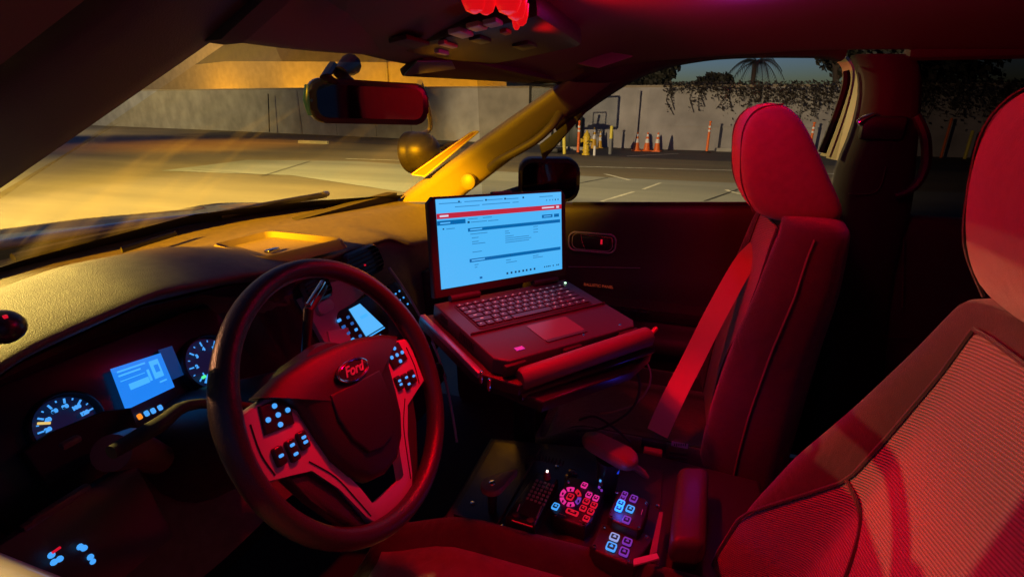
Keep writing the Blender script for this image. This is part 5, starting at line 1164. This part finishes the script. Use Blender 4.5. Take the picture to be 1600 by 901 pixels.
# armrest
am = thing('armrest', 'upright padded dark armrest at the rear right of the console', 'armrest', cpos_(1078, 850, .72))
bm = new(); P0 = cpos_(1080, 785, .80); AM = frame(P0, (ax(1108, 760, 'z', .8)-ax(1052, 757, 'z', .8)), (ax(1085, 730, 'z', .8)-ax(1077, 840, 'z', .8)))
wA = (ax(1112, 790, 'z', .8)-ax(1046, 790, 'z', .8)).length*.80; hA = (ax(1085, 728, 'z', .8)-ax(1077, 850, 'z', .8)).length
box(bm, (0, 0, -.02), (wA, hA, .055), AM, .017, 4); obj('pad', bm, mat('armrest_vinyl', (.055, .042, .045), .42, bump=.3, scale=500), am)
bm = new(); box(bm, (0, 0, -.06), (wA*.7, hA*.8, .05), AM, .006); obj('base', bm, PL, am)
# palm rest pad on arm
pr_ = thing('padded_rest', 'brown oblong padded rest on a short stalk behind the control panels', 'arm pad', cpos_(955, 715, .74))
PA = ax(930, 690, 'z', .845); PB = ax(975, 714, 'z', .835); dv = (PB-PA).normalized(); RM = frame((PA+PB)/2, dv, Vector((0, 0, 1)).cross(dv))
L_ = (PB-PA).length+.055; bm = new()
for z, k in ((-.012, .86), (-.008, .97), (0, 1.0), (.008, .96), (.012, .82)): pass
rows = [[(x*k, y*k, z) for x, y in [(x_, y_*(1.0+.25*(x_/L_))) for x_, y_ in rrect(L_, .050, .0245, 7)]] for z, k in ((-.012, .84), (-.008, .96), (0, 1.0), (.007, .96), (.012, .84), (.013, .5))]
Gd = grid(bm, rows, True); bm.faces.new(Gd[0]); bm.faces.new(Gd[-1]); bmesh.ops.transform(bm, matrix=RM, verts=bm.verts[:]); obj('pad', bm, mat('brown_pad_vinyl', (.16, .08, .06), .45, bump=.2, scale=500), pr_)
bm = new(); tube(bm, [(PA+PB)/2+Vector((0, 0, -.012)), (PA+PB)/2+Vector((.01, 0, -.05)), (PA+PB)/2+Vector((.01, 0, -.10))], [.028, .022, .02], 14); obj('stalk', bm, PLS, pr_)
bm = new(); q = ax(962, 730, 'z', .79); box(bm, q, (.03, .016, .006), bev=.002); obj('blue_glow_strip', bm, mat('deep_blue_led', (.01, .01, .05), .3, emit=(.01, .05, .8), estr=.8), pr_)
bm = new(); tube(bm, [ax(990, 727, 'z', .80), ax(1005, 738, 'z', .79), ax(1012, 745, 'z', .78)], [.008, .007, .004], 10); obj('hand_lever', bm, mat('brown_pad_vinyl', (.16, .08, .06), .45), pr_)
# clamp lever, teardrop
tv = thing('clamp_lever', 'teardrop shaped lever with round end, left of the radio', 'lever', cpos_(772, 772, .72))
T0 = cpos_(769, 754, .80); T1 = cpos_(806, 733, .80); dv = (T1-T0); Lt = dv.length; TM = frame(T0, dv, Vector((0, 0, 1)).cross(dv))
pts = [(.022*math.cos(a), .022*math.sin(a)) for a in np.linspace(R(60), R(300), 18)]+[(Lt, -.004), (Lt+.004, 0), (Lt, .006)]
bm = new(); prism(bm, pts, -.012, 0, TM, .004); obj('handle', bm, mat('red_brown_lever', (.2, .11, .10), .45), tv)
bm = new(); lathe(bm, [(.007, 0), (.006, .003), (.002, .004)], 12, TM); obj('rivet', bm, CHR, tv)
bm = new(); tube(bm, [T0+Vector((0, 0, -.012)), T0+Vector((.0, 0, -.075))], [.010, .008], 10); obj('stem', bm, PLS, tv)

# blue glow from the switch boxes and the display, as the place's own small lamps
lamp('switch_glow', 'POINT', tuple(ax(968, 788, 'z', .80)), .05, (.02, .12, 1), .008)
lamp('bracket_glow', 'POINT', (.02, .20, .90), .06, (.05, .05, 1), .01)

# coiled microphone cord by the radio
bm = new(); pts = []
A0 = cpos_(824, 730, .745); A1 = cpos_(880, 722, .80); 
for k in range(220):
    q = k/219; a = q*2*math.pi*22; c = A0.lerp(A1, q)+Vector((0, .03*math.sin(q*math.pi), .012*math.sin(q*math.pi))); pts.append(c+Vector((.006*math.cos(a), 0, .006*math.sin(a))))
tube(bm, pts, .0016, 5)
o = obj('coiled_cord', bm, RUB); tag(settle(o, A0), 'black coiled cord behind the keypad radio', 'cord')
# screws and printed labels on the switch boxes
# grooves on the steering wheel trim
for s_ in (-1, 1):
    bm = new(); tube(bm, smooth_path([(s_*.150, .022, -.0035), (s_*.152, -.012, -.0035), (s_*.146, -.040, -.0035)], 4), .0009, 6); obj('trim_groove', bm, RUB, spk, world=False)
    bm = new(); tube(bm, smooth_path([(s_*.100, -.048, -.0035), (s_*.074, -.082, -.0035), (s_*.058, -.120, -.0035), (s_*.046, -.152, -.0035)], 4), .0008, 6); obj('trim_groove', bm, RUB, spk, world=False)
# door: armrest, window switches, speaker grille
bm = new(); prism(bm, rrect(.42, .045, .02, 5), -.06, 0, frame((.70, .33, .835), (0, -1, 0), (-.35, 0, .94)), .008); ar = obj('armrest', bm, DPL, door)
for k in range(3): bm = new(); box(bm, (.672, .42-.035*k, .858), (.02, .022, .008), bev=.003); obj('window_switch', bm, PLS, ar)
bm = new(); lathe(bm, [(.085, .0), (.085, .006), (.078, .008), (.001, .008)], 28, frame((.727, .52, .60), (0, 1, 0), (0, 0, -1)) ); sg = obj('speaker_grille', bm, PL, door)
LAB = mat('pale_print_and_highlight', (.4, .25, .2), .4)
for q in ((944, 822), (1010, 838), (982, 876), (929, 852)):
    bm = new(); lathe(bm, [(.003, 0), (.0026, .0012), (.001, .0014)], 10, Matrix.Translation(ax(*q, 'z', .7695))); obj('screw', bm, CHR, lc2)
for q in ((964, 768), (1010, 785), (998, 824), (955, 806)):
    bm = new(); lathe(bm, [(.003, 0), (.0026, .0012), (.001, .0014)], 10, Matrix.Translation(ax(*q, 'z', .7895))); obj('screw', bm, CHR, lc)
for q in ((888, 752), (938, 762), (912, 818), (868, 803)):
    bm = new(); lathe(bm, [(.003, 0), (.0026, .0012), (.001, .0014)], 10, Matrix.Translation(ax(*q, 'z', .7695))); obj('screw', bm, CHR, sc_)
for a, b in (((872, 800), (884, 805)), ((918, 765), (926, 768)), ((905, 812), (909, 813)), ((1004, 795), (1002, 803))):
    bm = new(); tube(bm, [ax(*a, 'z', .769 if a[0] < 1000 else .789), ax(*b, 'z', .769 if a[0] < 1000 else .789)], .0007, 4); obj('printed_label', bm, LAB, sc_ if a[0] < 1000 else lc)
# cables under the mount
for k, (pp, rr_) in enumerate(((((985, 560), (1000, 600), (985, 640), (940, 668), (900, 672)), .0028), (((905, 655), (930, 650), (960, 668), (985, 690)), .003))):
    bm = new(); tube(bm, smooth_path([ax(x, y, 'x', .08) for x, y in pp], 6), rr_, 6); o = obj('cable', bm, RUB)
    tag(settle(o, ax(*pp[-1], 'x', .08)), ('black cable looping down from the laptop roller bar', 'short black cable lying behind the padded rest')[k], 'cable')
